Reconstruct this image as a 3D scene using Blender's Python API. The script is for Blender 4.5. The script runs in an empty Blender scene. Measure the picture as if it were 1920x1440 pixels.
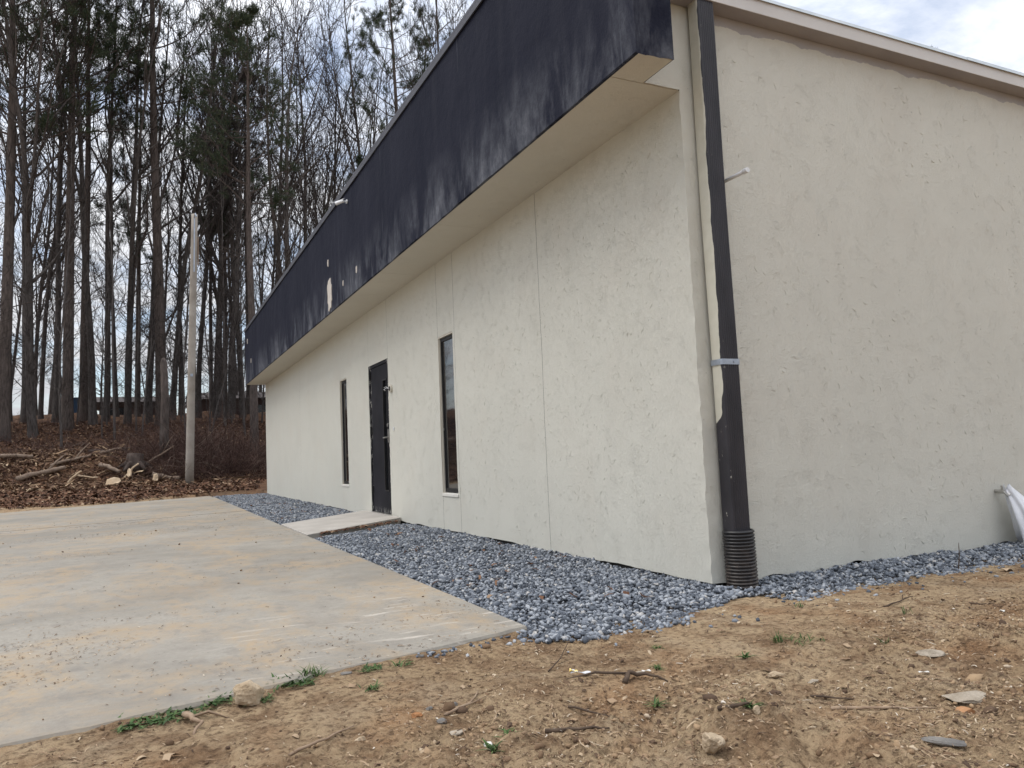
import bpy, math, random
import numpy as np
from mathutils import Matrix, Vector

random.seed(11)
RNG = np.random.default_rng(5)
scene = bpy.context.scene

# ------------------------------------------------------------------ camera
# x axis: along the side wall, y axis: along the front wall, origin: foot of the near corner
cam_d = bpy.data.cameras.new("camera")
cam_d.sensor_width = 36.0
cam_d.lens = 26.63
cam_d.clip_start = 0.05
cam_d.clip_end = 6000
cam = bpy.data.objects.new("camera", cam_d)
scene.collection.objects.link(cam)
R = Matrix(((0.900676504, 0.000611873, -0.434489885),
            (-0.432214508, -0.100955213, -0.896101927),
            (-0.044412319, 0.994890783, -0.090663529)))
cam.matrix_world = Matrix.Translation((-2.98304, -3.58717, 0.8)) @ R.to_4x4()
scene.camera = cam

# ------------------------------------------------------------------ world and sun
SUN_EL, SUN_AZ = math.radians(62), math.radians(-74)      # azimuth from +Y towards +X
world = bpy.data.worlds.new("World")
scene.world = world
world.use_nodes = True
wn, wl = world.node_tree.nodes, world.node_tree.links
wn.clear()
w_out = wn.new("ShaderNodeOutputWorld")
w_bg = wn.new("ShaderNodeBackground")
w_bg.inputs["Strength"].default_value = 0.15
sky = wn.new("ShaderNodeTexSky")
sky.sky_type = 'NISHITA'
sky.sun_disc = False
sky.sun_elevation = SUN_EL
sky.sun_rotation = SUN_AZ
sky.dust_density = 1.5
w_tc = wn.new("ShaderNodeTexCoord")
# project the view direction on a cloud ceiling
sep = wn.new("ShaderNodeSeparateXYZ")
wl.new(w_tc.outputs["Generated"], sep.inputs[0])
def wmath(op, a, b=None):
    n = wn.new("ShaderNodeMath"); n.operation = op
    for i, v in enumerate((a, b)):
        if v is None: continue
        if isinstance(v, (int, float)): n.inputs[i].default_value = v
        else: wl.new(v, n.inputs[i])
    return n.outputs[0]
zc = wmath('ADD', wmath('MAXIMUM', sep.outputs["Z"], 0.0), 0.18)
comb = wn.new("ShaderNodeCombineXYZ")
wl.new(wmath('DIVIDE', sep.outputs["X"], zc), comb.inputs[0])
wl.new(wmath('DIVIDE', sep.outputs["Y"], zc), comb.inputs[1])
cn = wn.new("ShaderNodeTexNoise")
cn.inputs["Scale"].default_value = 1.5
cn.inputs["Detail"].default_value = 8
cn.inputs["Roughness"].default_value = 0.6
cn.inputs["Distortion"].default_value = 0.4
wl.new(comb.outputs[0], cn.inputs["Vector"])
cr = wn.new("ShaderNodeValToRGB")
cr.color_ramp.elements[0].position = 0.36
cr.color_ramp.elements[0].color = (0.12, 0.12, 0.12, 1)
cr.color_ramp.elements[1].position = 0.54
cr.color_ramp.elements[1].color = (1, 1, 1, 1)
wl.new(cn.outputs["Fac"], cr.inputs[0])
cn2 = wn.new("ShaderNodeTexNoise")
cn2.inputs["Scale"].default_value = 2.3
cn2.inputs["Detail"].default_value = 6
wl.new(comb.outputs[0], cn2.inputs["Vector"])
cr2 = wn.new("ShaderNodeValToRGB")
cr2.color_ramp.elements[0].position = 0.3
cr2.color_ramp.elements[0].color = (4.5, 4.65, 5.0, 1)
cr2.color_ramp.elements[1].position = 0.7
cr2.color_ramp.elements[1].color = (6.3, 6.35, 6.5, 1)
wl.new(cn2.outputs["Fac"], cr2.inputs[0])
wmix = wn.new("ShaderNodeMixRGB")
wl.new(cr.outputs[0], wmix.inputs[0])
wl.new(sky.outputs[0], wmix.inputs[1])
# an overcast sky is brighter overhead than near the horizon
zup = wmath('ADD', wmath('MULTIPLY', wmath('MAXIMUM', sep.outputs["Z"], 0.0), 1.55), 0.52)
wmul = wn.new("ShaderNodeMixRGB"); wmul.blend_type = 'MULTIPLY'; wmul.inputs[0].default_value = 1.0
wl.new(cr2.outputs[0], wmul.inputs[1]); wl.new(zup, wmul.inputs[2])
wl.new(wmul.outputs[0], wmix.inputs[2])
wl.new(wmix.outputs[0], w_bg.inputs["Color"])
wl.new(w_bg.outputs[0], w_out.inputs[0])

sun_d = bpy.data.lights.new("sun", 'SUN')
sun_d.energy = 1.2
sun_d.angle = math.radians(34)
sun_d.color = (1.0, 0.95, 0.88)
sun = bpy.data.objects.new("sun", sun_d)
scene.collection.objects.link(sun)
sdir = Vector((math.sin(SUN_AZ) * math.cos(SUN_EL), math.cos(SUN_AZ) * math.cos(SUN_EL), math.sin(SUN_EL)))
sun.rotation_euler = sdir.to_track_quat('Z', 'Y').to_euler()

scene.view_settings.view_transform = 'Standard'
scene.view_settings.look = 'None'
scene.view_settings.exposure = 0.38
scene.view_settings.gamma = 1.0
scene.view_settings.use_curve_mapping = False
try:
    scene.cycles.max_bounces = 6
    scene.cycles.use_adaptive_sampling = True
    scene.cycles.adaptive_threshold = 0.02
except Exception:
    pass

# ------------------------------------------------------------------ material helpers
class NT:
    def __init__(self, name, rough=0.9, spec=0.3):
        self.m = bpy.data.materials.new(name)
        self.m.use_nodes = True
        self.n = self.m.node_tree.nodes
        self.l = self.m.node_tree.links
        self.b = self.n["Principled BSDF"]
        self.b.inputs["Roughness"].default_value = rough
        self.b.inputs["Specular IOR Level"].default_value = spec
        self.geo = None
        self.tc = None
    def pos(self):
        if not self.geo: self.geo = self.n.new("ShaderNodeNewGeometry")
        return self.geo.outputs["Position"]
    def island(self):
        self.pos(); return self.geo.outputs["Random Per Island"]
    def obj(self):
        if not self.tc: self.tc = self.n.new("ShaderNodeTexCoord")
        return self.tc.outputs["Object"]
    def mapped(self, vec, scale=(1, 1, 1), loc=(0, 0, 0), rot=(0, 0, 0)):
        n = self.n.new("ShaderNodeMapping")
        n.inputs["Scale"].default_value = scale
        n.inputs["Location"].default_value = loc
        n.inputs["Rotation"].default_value = rot
        self.l.new(vec, n.inputs["Vector"])
        return n.outputs[0]
    def noise(self, vec, scale, detail=4, rough=0.55, dist=0.0):
        n = self.n.new("ShaderNodeTexNoise")
        n.inputs["Scale"].default_value = scale
        n.inputs["Detail"].default_value = detail
        n.inputs["Roughness"].default_value = rough
        n.inputs["Distortion"].default_value = dist
        self.l.new(vec, n.inputs["Vector"])
        return n.outputs["Fac"]
    def noise_vec(self, vec, amt):
        n = self.n.new("ShaderNodeTexNoise"); n.inputs["Scale"].default_value = 1.6; n.inputs["Detail"].default_value = 6
        self.l.new(vec, n.inputs["Vector"])
        m = self.n.new("ShaderNodeVectorMath"); m.operation = 'MULTIPLY_ADD'
        self.l.new(n.outputs["Color"], m.inputs[0]); m.inputs[1].default_value = (amt, amt, 0); self.l.new(vec, m.inputs[2])
        return m.outputs[0]
    def voro(self, vec, scale, feature='F1'):
        n = self.n.new("ShaderNodeTexVoronoi")
        n.feature = feature
        n.inputs["Scale"].default_value = scale
        self.l.new(vec, n.inputs["Vector"])
        return n.outputs["Distance"]
    def math(self, op, a, b=None, c=None, clamp=False):
        n = self.n.new("ShaderNodeMath"); n.operation = op; n.use_clamp = clamp
        for i, v in enumerate((a, b, c)):
            if v is None: continue
            if isinstance(v, (int, float)): n.inputs[i].default_value = v
            else: self.l.new(v, n.inputs[i])
        return n.outputs[0]
    def ramp(self, fac, stops, interp='LINEAR'):
        n = self.n.new("ShaderNodeValToRGB")
        n.color_ramp.interpolation = interp
        e = n.color_ramp.elements
        while len(e) < len(stops): e.new(0.5)
        for i, (p, c) in enumerate(stops):
            e[i].position = p
            e[i].color = (c, c, c, 1) if isinstance(c, (int, float)) else (*c, 1)
        self.l.new(fac, n.inputs[0])
        return n.outputs[0]
    def mix(self, fac, a, b, mode='MIX'):
        n = self.n.new("ShaderNodeMixRGB"); n.blend_type = mode
        for i, v in enumerate((fac, a, b)):
            if isinstance(v, (int, float)): n.inputs[i].default_value = v if i == 0 else (v, v, v, 1)
            elif isinstance(v, tuple): n.inputs[i].default_value = (*v, 1)
            else: self.l.new(v, n.inputs[i])
        return n.outputs[0]
    def sep(self, vec):
        n = self.n.new("ShaderNodeSeparateXYZ"); self.l.new(vec, n.inputs[0]); return n.outputs
    def color(self, c):
        if isinstance(c, tuple): self.b.inputs["Base Color"].default_value = (*c, 1)
        else: self.l.new(c, self.b.inputs["Base Color"])
    def bump(self, h, strength=0.5, dist=0.01):
        n = self.n.new("ShaderNodeBump")
        n.inputs["Strength"].default_value = strength
        n.inputs["Distance"].default_value = dist
        self.l.new(h, n.inputs["Height"])
        self.l.new(n.outputs[0], self.b.inputs["Normal"])

def simple(name, c1, c2, scale=8, rough=0.8, bump=0.3, bscale=60, spec=0.3, metallic=0.0, use_obj=False, bdist=0.004):
    t = NT(name, rough, spec)
    v = t.obj() if use_obj else t.pos()
    t.color(t.mix(t.ramp(t.noise(v, scale, 6), [(0.3, 0.0), (0.7, 1.0)]), c1, c2))
    t.bump(t.noise(v, bscale, 6, 0.65), bump, bdist)
    t.b.inputs["Metallic"].default_value = metallic
    return t.m

# --- painted flake board / rough stucco
def stucco(name, base, seed):
    t = NT(name, 0.75, 0.25)
    p = t.pos()
    m = t.mapped(p, loc=(seed, seed * 1.7, 0))
    big = t.noise(m, 0.9, 5, 0.6)
    mid = t.noise(m, 5, 6, 0.6)
    c = t.mix(t.ramp(big, [(0.35, 0.0), (0.65, 1.0)]), tuple(x * 0.965 for x in base), tuple(min(1, x * 1.02) for x in base))
    c = t.mix(t.ramp(mid, [(0.3, 0.12), (0.65, 0.0)]), c, tuple(x * f for x, f in zip(base, (0.93, 0.93, 0.95))))
    # faint drips of grime running down
    drip = t.noise(t.mapped(p, scale=(5, 5, 0.45), loc=(seed, 0, 0)), 1.0, 6, 0.6)
    c = t.mix(t.ramp(drip, [(0.5, 0.0), (0.9, 0.22)]), c, tuple(x * f for x, f in zip(base, (0.90, 0.88, 0.90))))
    # warm water stains
    ws = t.noise(t.mapped(p, loc=(3, seed, 4)), 1.7, 4, 0.5)
    c = t.mix(t.ramp(ws, [(0.5, 0.0), (0.9, 0.35)]), c, (base[0] * 0.95, base[1] * 0.88, base[2] * 0.85))
    # mud splash near the foot: the paint there is dirty
    # small dark specks and pits
    sp = t.voro(t.mapped(p, scale=(1, 1, 1.0)), 13)
    spm = t.noise(m, 21, 2)
    speck = t.math('MULTIPLY', t.ramp(sp, [(0.05, 1.0), (0.12, 0.0)]), t.ramp(spm, [(0.58, 0.0), (0.62, 1.0)]))
    c = t.mix(t.math('MULTIPLY', speck, 0.65), c, tuple(x * 0.38 for x in base))
    # raised strands: thin ridges of a warped noise, cut short by a second noise
    wn1 = t.noise(t.mapped(p, scale=(1, 1, 1.8), loc=(seed, 1, 2)), 21, 3, 0.5, 1.6)
    ridge = t.math('ABSOLUTE', t.math('SUBTRACT', wn1, 0.5))
    ridge = t.ramp(ridge, [(0.0, 1.0), (0.024, 0.0)])
    cut = t.ramp(t.noise(m, 6.5, 4, 0.6), [(0.52, 0.0), (0.60, 1.0)])
    ridge = t.math('MULTIPLY', ridge, cut)
    wn2 = t.noise(t.mapped(p, scale=(1.6, 1.6, 1), loc=(seed, 7, 9)), 44, 3, 0.5, 1.8)
    r2 = t.ramp(t.math('ABSOLUTE', t.math('SUBTRACT', wn2, 0.5)), [(0.0, 1.0), (0.05, 0.0)])
    r2 = t.math('MULTIPLY', r2, t.ramp(t.noise(m, 2.5, 4, 0.6), [(0.30, 0.30), (0.75, 0.5)]))
    fine = t.noise(p, 70, 5, 0.6)
    h = t.math('ADD', t.math('ADD', ridge, r2), t.math('MULTIPLY', fine, 0.55))
    h = t.math('ADD', h, t.math('MULTIPLY', t.noise(p, 48, 6, 0.75), 1.2))
    # raised strands are coloured a little lighter than the paint between them
    c = t.mix(t.math('MULTIPLY', ridge, 0.22), c, tuple(min(1, x * 1.18) for x in base))
    if name == 'stucco':
        # darker grey paint cut in by hand below the gutter of the side wall
        s = t.sep(p)
        lim = t.math('ADD', t.math('MULTIPLY', t.noise(t.mapped(p, scale=(1, 0, 0)), 2.6, 6, 0.6), -0.16), 3.575)
        band = t.math('MULTIPLY', t.math('GREATER_THAN', s[2], lim), t.math('GREATER_THAN', s[0], 0.21))
        c = t.mix(band, c, t.mix(t.noise(p, 3, 4), (0.38, 0.365, 0.37), (0.45, 0.43, 0.43)))
    t.color(c)
    t.bump(h, 0.6, 0.0055)
    return t.m

M = {}
WALLC = (0.625, 0.612, 0.540)
M['wall'] = stucco('stucco', WALLC, 0.0)
M['soffit'] = stucco('soffit_paint', (0.63, 0.59, 0.50), 4.0)
M['cream_trim'] = simple('cream_trim', (0.54, 0.52, 0.50), (0.62, 0.60, 0.575), 2.5, 0.6, 0.2, 40)
M['sill'] = simple('sill_paint', (0.62, 0.60, 0.54), (0.70, 0.68, 0.62), 6, 0.6, 0.3, 40)
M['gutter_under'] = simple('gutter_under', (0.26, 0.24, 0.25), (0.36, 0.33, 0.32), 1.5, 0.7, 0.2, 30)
M['grey_paint'] = simple('patchy_grey_paint', (0.33, 0.31, 0.31), (0.43, 0.40, 0.38), 3, 0.7, 0.2, 30)
M['flashing'] = simple('flashing', (0.55, 0.62, 0.66), (0.70, 0.76, 0.80), 5, 0.35, 0.1, 30, 0.5, 0.4)
M['dark_gap'] = simple('dark_gap', (0.012, 0.011, 0.010), (0.02, 0.018, 0.015), 8)
M['galv'] = simple('galvanised', (0.30, 0.34, 0.40), (0.42, 0.46, 0.52), 20, 0.45, 0.2, 60, 0.5, 0.7)
M['roof'] = simple('roofing', (0.25, 0.25, 0.26), (0.32, 0.32, 0.33), 3)

# --- navy fascia with chalky run-off stains along its lower edge
t = NT('navy_stucco', 0.8, 0.15)
p = t.pos(); s = t.sep(p)
streak = t.noise(t.mapped(p, scale=(1.5, 1.5, 0.6)), 1.3, 8, 0.68, 0.4)
strf = t.noise(t.mapped(p, scale=(3.4, 3.4, 1.3)), 1.8, 7, 0.75)
blot = t.noise(p, 5.5, 7, 0.72)
low = t.ramp(t.math('DIVIDE', t.math('SUBTRACT', s[2], 3.0), 1.5), [(0.0, 1.0), (0.16, 0.6), (0.42, 0.0)])
st = t.math('MULTIPLY', t.ramp(streak, [(0.42, 0.0), (0.74, 1.0)]), low)
st = t.math('MULTIPLY', st, t.ramp(strf, [(0.3, 0.3), (0.65, 1.0)]))
st = t.math('MULTIPLY', st, t.ramp(blot, [(0.3, 0.35), (0.65, 1.0)]))
base = t.mix(t.ramp(t.noise(t.mapped(p, scale=(1, 1, 0.35)), 1.3, 5, 0.6), [(0.35, 0.0), (0.7, 1.0)]), (0.0045, 0.0062, 0.0175), (0.0115, 0.0130, 0.0260))
base = t.mix(t.ramp(t.noise(t.mapped(p, scale=(4, 4, 0.5)), 1.5, 5), [(0.5, 0.0), (0.85, 0.35)]), base, (0.036, 0.038, 0.050))
c = t.mix(t.math('MULTIPLY', st, 0.85, clamp=True), base, (0.40, 0.42, 0.46))
seam = t.math('PINGPONG', t.math('ADD', s[1], 0.15), 1.22)
seam = t.math('MULTIPLY', t.math('LESS_THAN', seam, 0.006), t.ramp(t.noise(p, 2.0, 3), [(0.45, 0.0), (0.65, 0.4)]))
c = t.mix(seam, c, (0.12, 0.13, 0.15))
peel = t.math('MULTIPLY', t.ramp(t.noise(p, 26, 5, 0.7), [(0.66, 0.0), (0.69, 1.0)]), t.ramp(s[2], [(0.0, 1.0), (1.0, 1.0)]))
peel = t.math('MULTIPLY', peel, t.math('GREATER_THAN', st, 0.28))
c = t.mix(t.math('MULTIPLY', peel, 0.8), c, (0.42, 0.43, 0.45))
t.color(c)
t.bump(t.math('ADD', t.noise(p, 12, 5, 0.6), t.math('MULTIPLY', t.noise(p, 60, 4, 0.6), 0.4)), 0.6, 0.009)
M['navy'] = t.m
M['navy_trim'] = simple('navy_trim', (0.045, 0.046, 0.058), (0.075, 0.075, 0.088), 3, 0.5, 0.1, 30, 0.4)
M['bare_patch'] = simple('bare_patch', (0.50, 0.45, 0.40), (0.60, 0.56, 0.50), 12, 0.85, 0.4, 60)

# --- downspout: dark front, cream overspray on the side
t = NT('downspout_paint', 0.5, 0.4)
p = t.pos(); s = t.sep(p)
wob = t.math('MULTIPLY', t.math('SUBTRACT', t.noise(t.mapped(p, scale=(0.01, 0.01, 1)), 3.0, 3, 0.5), 0.5), 0.045)
lim = t.ramp(s[2], [(0.0, 0.0), (1.0, 1.0)])
lim = t.ramp(t.math('DIVIDE', s[2], 4.0), [(0.0, 0.066), (0.225, 0.068), (0.24, 0.086), (0.45, 0.093), (0.62, 0.092), (0.78, 0.095), (0.90, 0.095)])
edge = t.math('ADD', lim, wob)
edge = t.math('ADD', edge, t.math('MULTIPLY', t.math('ADD', s[1], 0.105), 0.25))
msk = t.math('LESS_THAN', s[0], edge)
dark = t.mix(t.ramp(t.noise(t.mapped(p, scale=(1, 1, 0.3)), 9, 5), [(0.35, 0.0), (0.7, 1.0)]), (0.018, 0.017, 0.021), (0.035, 0.032, 0.038))
scr = t.math('MULTIPLY', t.ramp(t.noise(t.mapped(p, scale=(1, 1, 0.35)), 42, 4, 0.7), [(0.66, 0.0), (0.70, 1.0)]), t.ramp(s[0], [(0.10, 1.0), (0.14, 0.0)]))
dark = t.mix(t.math('MULTIPLY', scr, 0.7), dark, (0.5, 0.48, 0.42))
t.color(t.mix(msk, dark, t.mix(t.noise(p, 14, 4), (0.46, 0.44, 0.36), (0.62, 0.60, 0.51))))
t.bump(t.noise(p, 40, 4), 0.15, 0.003)
M['downspout'] = t.m

# corrugated drain: black plastic with dried mud on the lower ribs
t = NT('black_plastic', 0.42, 0.5)
p = t.pos(); s = t.sep(p)
mud = t.math('MULTIPLY', t.ramp(t.math('DIVIDE', s[2], 0.3), [(0.0, 1.0), (0.85, 0.1)]), t.ramp(t.noise(p, 25, 5), [(0.4, 0.2), (0.65, 1.0)]))
t.color(t.mix(t.math('MULTIPLY', mud, 0.45), (0.012, 0.012, 0.014), (0.16, 0.12, 0.09)))
t.bump(t.noise(p, 90, 3), 0.15, 0.002)
M['drain'] = t.m

# dark door with chipped edges
t = NT('door_paint', 0.65, 0.15)
p = t.pos(); s = t.sep(p)
chipn = t.noise(t.mapped(p, scale=(1, 1, 0.35)), 30, 5, 0.7)
ed = t.math('MAXIMUM', t.ramp(s[1], [(0, 0), (1, 0)]), 0.0)
d1 = t.ramp(t.math('ABSOLUTE', t.math('SUBTRACT', s[1], 6.96)), [(0.40, 0.0), (0.455, 1.0)])
d2 = t.ramp(s[2], [(0.05, 1.0), (0.13, 0.0)])
chip = t.math('MULTIPLY', t.math('MAXIMUM', d1, d2), t.ramp(chipn, [(0.55, 0.0), (0.59, 1.0)]))
dc = t.mix(t.ramp(t.noise(p, 2.2, 5), [(0.35, 0.0), (0.7, 1.0)]), (0.009, 0.009, 0.012), (0.022, 0.021, 0.026))
t.color(t.mix(chip, dc, (0.42, 0.41, 0.37)))
t.bump(t.noise(p, 50, 4), 0.2, 0.002)
M['door'] = t.m
M['frame_dark'] = simple('window_metal', (0.010, 0.010, 0.011), (0.025, 0.023, 0.022), 9, 0.5, 0.1, 40, 0.25)
M['metal_worn'] = simple('worn_metal', (0.35, 0.34, 0.32), (0.55, 0.54, 0.5), 30, 0.35, 0.2, 60, 0.5, 0.8)
M['white_plastic'] = simple('white_plastic', (0.66, 0.67, 0.68), (0.76, 0.77, 0.78), 8, 0.4, 0.05, 30, 0.5)
M['lens'] = simple('lens_black', (0.01, 0.01, 0.012), (0.015, 0.015, 0.018), 5, 0.1, 0.0, 30, 0.6)
t = NT('dark_glass', 0.04, 0.8)
t.color((0.006, 0.007, 0.009))
t.b.inputs["IOR"].default_value = 1.9
t.bump(t.noise(t.pos(), 2.5, 2), 0.06, 0.01)
M['glass'] = t.m

# --- concrete
def concrete(name, sandy=1.0):
    t = NT(name, 0.9, 0.2)
    p = t.pos()
    a = t.noise(p, 0.55, 6, 0.6, 0.3); b = t.noise(p, 3.5, 7, 0.65); f = t.noise(p, 45, 6, 0.7)
    c = t.mix(t.ramp(a, [(0.35, 0.0), (0.65, 1.0)]), (0.215, 0.200, 0.172), (0.335, 0.312, 0.268))
    c = t.mix(t.ramp(b, [(0.35, 0.0), (0.75, 0.7)]), c, (0.38, 0.357, 0.305))
    c = t.mix(t.ramp(f, [(0.35, 0.5), (0.6, 0.0)]), c, (0.25, 0.22, 0.19))
    st = t.noise(t.mapped(p, scale=(1.3, 0.75, 1), rot=(0, 0, math.radians(15))), 1.15, 9, 0.68, 0.8)
    fs = t.noise(p, 18, 6, 0.7)
    sand = t.math('MULTIPLY', t.ramp(st, [(0.46, 0.0), (0.60, 1.0)]), t.ramp(fs, [(0.30, 0.35), (0.56, 1.0)]))
    brk = t.noise(t.mapped(p, scale=(1.4, 0.9, 1), rot=(0, 0, math.radians(15))), 6.5, 8, 0.7)
    sand = t.math('MULTIPLY', sand, t.ramp(brk, [(0.38, 0.2), (0.58, 1.0)]))
    c = t.mix(t.math('MULTIPLY', sand, 0.85 * sandy), c, (0.385, 0.29, 0.185))
    c = t.mix(t.ramp(brk, [(0.34, 0.45), (0.48, 0.0)]), c, (0.20, 0.178, 0.155))
    # rusty wash
    rw = t.noise(t.mapped(p, scale=(1, 1.5, 1), loc=(5, 2, 0), rot=(0, 0, math.radians(15))), 0.8, 8, 0.65, 0.6)
    c = t.mix(t.ramp(rw, [(0.56, 0.0), (0.75, 0.35 * sandy)]), c, (0.215, 0.16, 0.12))
    # tyre-dark patches, damp mottling and hairline cracks
    dk = t.noise(t.mapped(p, loc=(1, 7, 3)), 0.42, 7, 0.62, 0.5)
    c = t.mix(t.ramp(dk, [(0.50, 0.0), (0.66, 0.55)]), c, (0.20, 0.187, 0.162))
    pit = t.math('MULTIPLY', t.ramp(t.voro(p, 30), [(0.10, 1.0), (0.17, 0.0)]), t.ramp(t.noise(p, 9, 3), [(0.52, 0.0), (0.6, 0.6)]))
    c = t.mix(pit, c, (0.13, 0.11, 0.095))
    # pale scraped paint streaks near the front corner
    s = t.sep(p)
    near = t.math('MULTIPLY', t.ramp(t.math('DIVIDE', t.math('ADD', s[1], 1.0), 4.0), [(0.0, 1.0), (0.35, 1.0), (0.62, 0.0)]),
                  t.ramp(t.math('DIVIDE', t.math('ADD', s[0], 4.0), 4.0), [(0.25, 0.0), (0.5, 1.0)]))
    pn = t.noise(t.mapped(p, scale=(2.2, 12, 1), rot=(0, 0, math.radians(20))), 1.6, 5, 0.6)
    pm = t.noise(p, 1.8, 3, 0.5)
    pal = t.math('MULTIPLY', t.math('MULTIPLY', near, t.ramp(pn, [(0.57, 0.0), (0.62, 1.0)])), t.ramp(pm, [(0.42, 0.0), (0.58, 1.0)]))
    c = t.mix(t.math('MULTIPLY', pal, 0.7), c, (0.52, 0.47, 0.41))
    t.color(c)
    t.bump(t.math('ADD', f, t.math('MULTIPLY', b, 2.0)), 0.45, 0.006)
    return t.m
M['concrete'] = concrete('concrete')
M['concrete_walk'] = simple('concrete_walk', (0.37, 0.345, 0.31), (0.46, 0.43, 0.39), 3, 0.9, 0.4, 50)

# --- earth: dirt, darker under the gravel, leaf mould on the bank
t = NT('earth', 0.96, 0.12)
p = t.pos(); s = t.sep(p)
a = t.noise(p, 0.7, 6, 0.6); b = t.noise(p, 5, 8, 0.65); f = t.noise(p, 38, 7, 0.7)
dirt = t.mix(t.ramp(a, [(0.36, 0.0), (0.62, 1.0)]), (0.37, 0.262, 0.155), (0.50, 0.372, 0.232))
dirt = t.mix(t.ramp(b, [(0.46, 0.0), (0.62, 0.85)]), dirt, (0.215, 0.133, 0.076))
red = t.noise(t.mapped(p, loc=(3, 1, 0)), 1.9, 6, 0.6)
dirt = t.mix(t.ramp(red, [(0.52, 0.0), (0.72, 0.6)]), dirt, (0.37, 0.20, 0.098))
dirt = t.mix(t.ramp(t.noise(t.mapped(p, loc=(8, 0, 2)), 2.6, 7, 0.65), [(0.54, 0.0), (0.70, 0.75)]), dirt, (0.46, 0.355, 0.235))
dirt = t.mix(t.ramp(f, [(0.36, 0.75), (0.52, 0.0)]), dirt, (0.085, 0.05, 0.03))
dirt = t.mix(t.ramp(f, [(0.56, 0.0), (0.70, 0.5)]), dirt, (0.38, 0.28, 0.185))
mould = t.mix(t.ramp(t.noise(p, 2.2, 8, 0.7), [(0.35, 0.0), (0.7, 1.0)]), (0.065, 0.038, 0.026), (0.20, 0.112, 0.066))
wy = t.math('ADD', s[1], t.math('MULTIPLY', t.noise(p, 0.5, 4), 2.5))
wood = t.ramp(t.math('DIVIDE', wy, 60.0), [(0.318, 0.0), (0.345, 1.0)])
c = t.mix(wood, dirt, mould)
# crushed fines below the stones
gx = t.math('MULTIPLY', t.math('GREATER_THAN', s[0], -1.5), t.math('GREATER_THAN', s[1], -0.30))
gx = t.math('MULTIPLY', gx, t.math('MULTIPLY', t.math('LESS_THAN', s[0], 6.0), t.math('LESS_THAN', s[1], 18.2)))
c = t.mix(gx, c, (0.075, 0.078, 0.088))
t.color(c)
t.bump(t.math('ADD', t.math('MULTIPLY', b, 2.5), t.math('MULTIPLY', f, 1.4)), 1.0, 0.022)
M['earth'] = t.m

def island(name, stops, rough=0.9, bump=0.0, bscale=60, spec=0.25):
    t = NT(name, rough, spec)
    t.color(t.ramp(t.island(), stops))
    if bump: t.bump(t.noise(t.pos(), bscale, 4), bump, 0.004)
    return t.m
M['stone'] = island('blue_grey_stone', [(0.0, (0.06, 0.068, 0.082)), (0.3, (0.13, 0.146, 0.172)), (0.65, (0.225, 0.245, 0.275)), (0.93, (0.36, 0.38, 0.405)), (1.0, (0.46, 0.44, 0.41))], 0.85, 0.35, 120)
M['litter'] = island('straw_and_chips', [(0.0, (0.06, 0.037, 0.025)), (0.3, (0.15, 0.095, 0.058)), (0.6, (0.28, 0.19, 0.118)), (0.88, (0.41, 0.31, 0.205)), (0.97, (0.50, 0.42, 0.31)), (1.0, (0.60, 0.55, 0.48))])
M['crumbs'] = island('dark_crumbs', [(0.0, (0.08, 0.052, 0.036)), (0.3, (0.18, 0.115, 0.068)), (0.9, (0.36, 0.25, 0.15)), (1.0, (0.46, 0.37, 0.27))], 0.95, 0.9, 70)
M['leaves'] = island('dead_leaves', [(0.0, (0.035, 0.019, 0.013)), (0.5, (0.115, 0.055, 0.032)), (0.85, (0.19, 0.105, 0.062)), (1.0, (0.36, 0.26, 0.17))])
M['woodchips'] = island('wood_debris', [(0.0, (0.06, 0.035, 0.022)), (0.5, (0.17, 0.10, 0.06)), (0.85, (0.30, 0.20, 0.12)), (1.0, (0.46, 0.35, 0.23))])
M['brush'] = island('brush_twigs', [(0.0, (0.035, 0.021, 0.018)), (0.6, (0.090, 0.050, 0.040)), (0.93, (0.15, 0.098, 0.078)), (1.0, (0.25, 0.20, 0.16))])
M['green'] = island('weed_green', [(0.0, (0.022, 0.05, 0.012)), (0.6, (0.05, 0.10, 0.025)), (1.0, (0.11, 0.15, 0.05))], 0.6)
M['needles'] = island('pine_needles', [(0.0, (0.022, 0.036, 0.022)), (0.6, (0.042, 0.062, 0.034)), (1.0, (0.085, 0.095, 0.042))], 0.7)

def bark(name, c1, c2, sc=3):
    t = NT(name, 0.95, 0.1)
    v = t.obj()
    m = t.mapped(v, scale=(6, 6, 1.2))
    n = t.noise(m, sc, 6, 0.65)
    c = t.mix(t.ramp(n, [(0.32, 0.0), (0.68, 1.0)]), c1, c2)
    c = t.mix(t.ramp(t.noise(v, 0.8, 4), [(0.5, 0.0), (0.8, 0.5)]), c, tuple(x * 1.5 for x in c2))
    t.color(c)
    t.bump(n, 0.8, 0.03)
    return t.m
M['bark'] = bark('grey_bark', (0.042, 0.037, 0.035), (0.130, 0.115, 0.106))
M['bark_pine'] = bark('pine_bark', (0.044, 0.037, 0.034), (0.135, 0.110, 0.097))
M['twig'] = simple('twig_bark', (0.030, 0.025, 0.024), (0.060, 0.050, 0.047), 3, 0.95, 0.0, 10, 0.1, 0, True)
M['pole'] = simple('weathered_pole', (0.25, 0.22, 0.185), (0.40, 0.365, 0.32), 2.2, 0.9, 0.5, 30, 0.2, 0, True, 0.01)
M['dead_wood'] = simple('dead_wood', (0.16, 0.11, 0.08), (0.30, 0.235, 0.18), 5, 0.9, 0.6, 30, 0.2, 0, True, 0.01)
M['dark_wood'] = simple('rotten_wood', (0.04, 0.03, 0.026), (0.10, 0.078, 0.066), 5, 0.9, 0.6, 30, 0.2, 0, True, 0.01)
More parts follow.
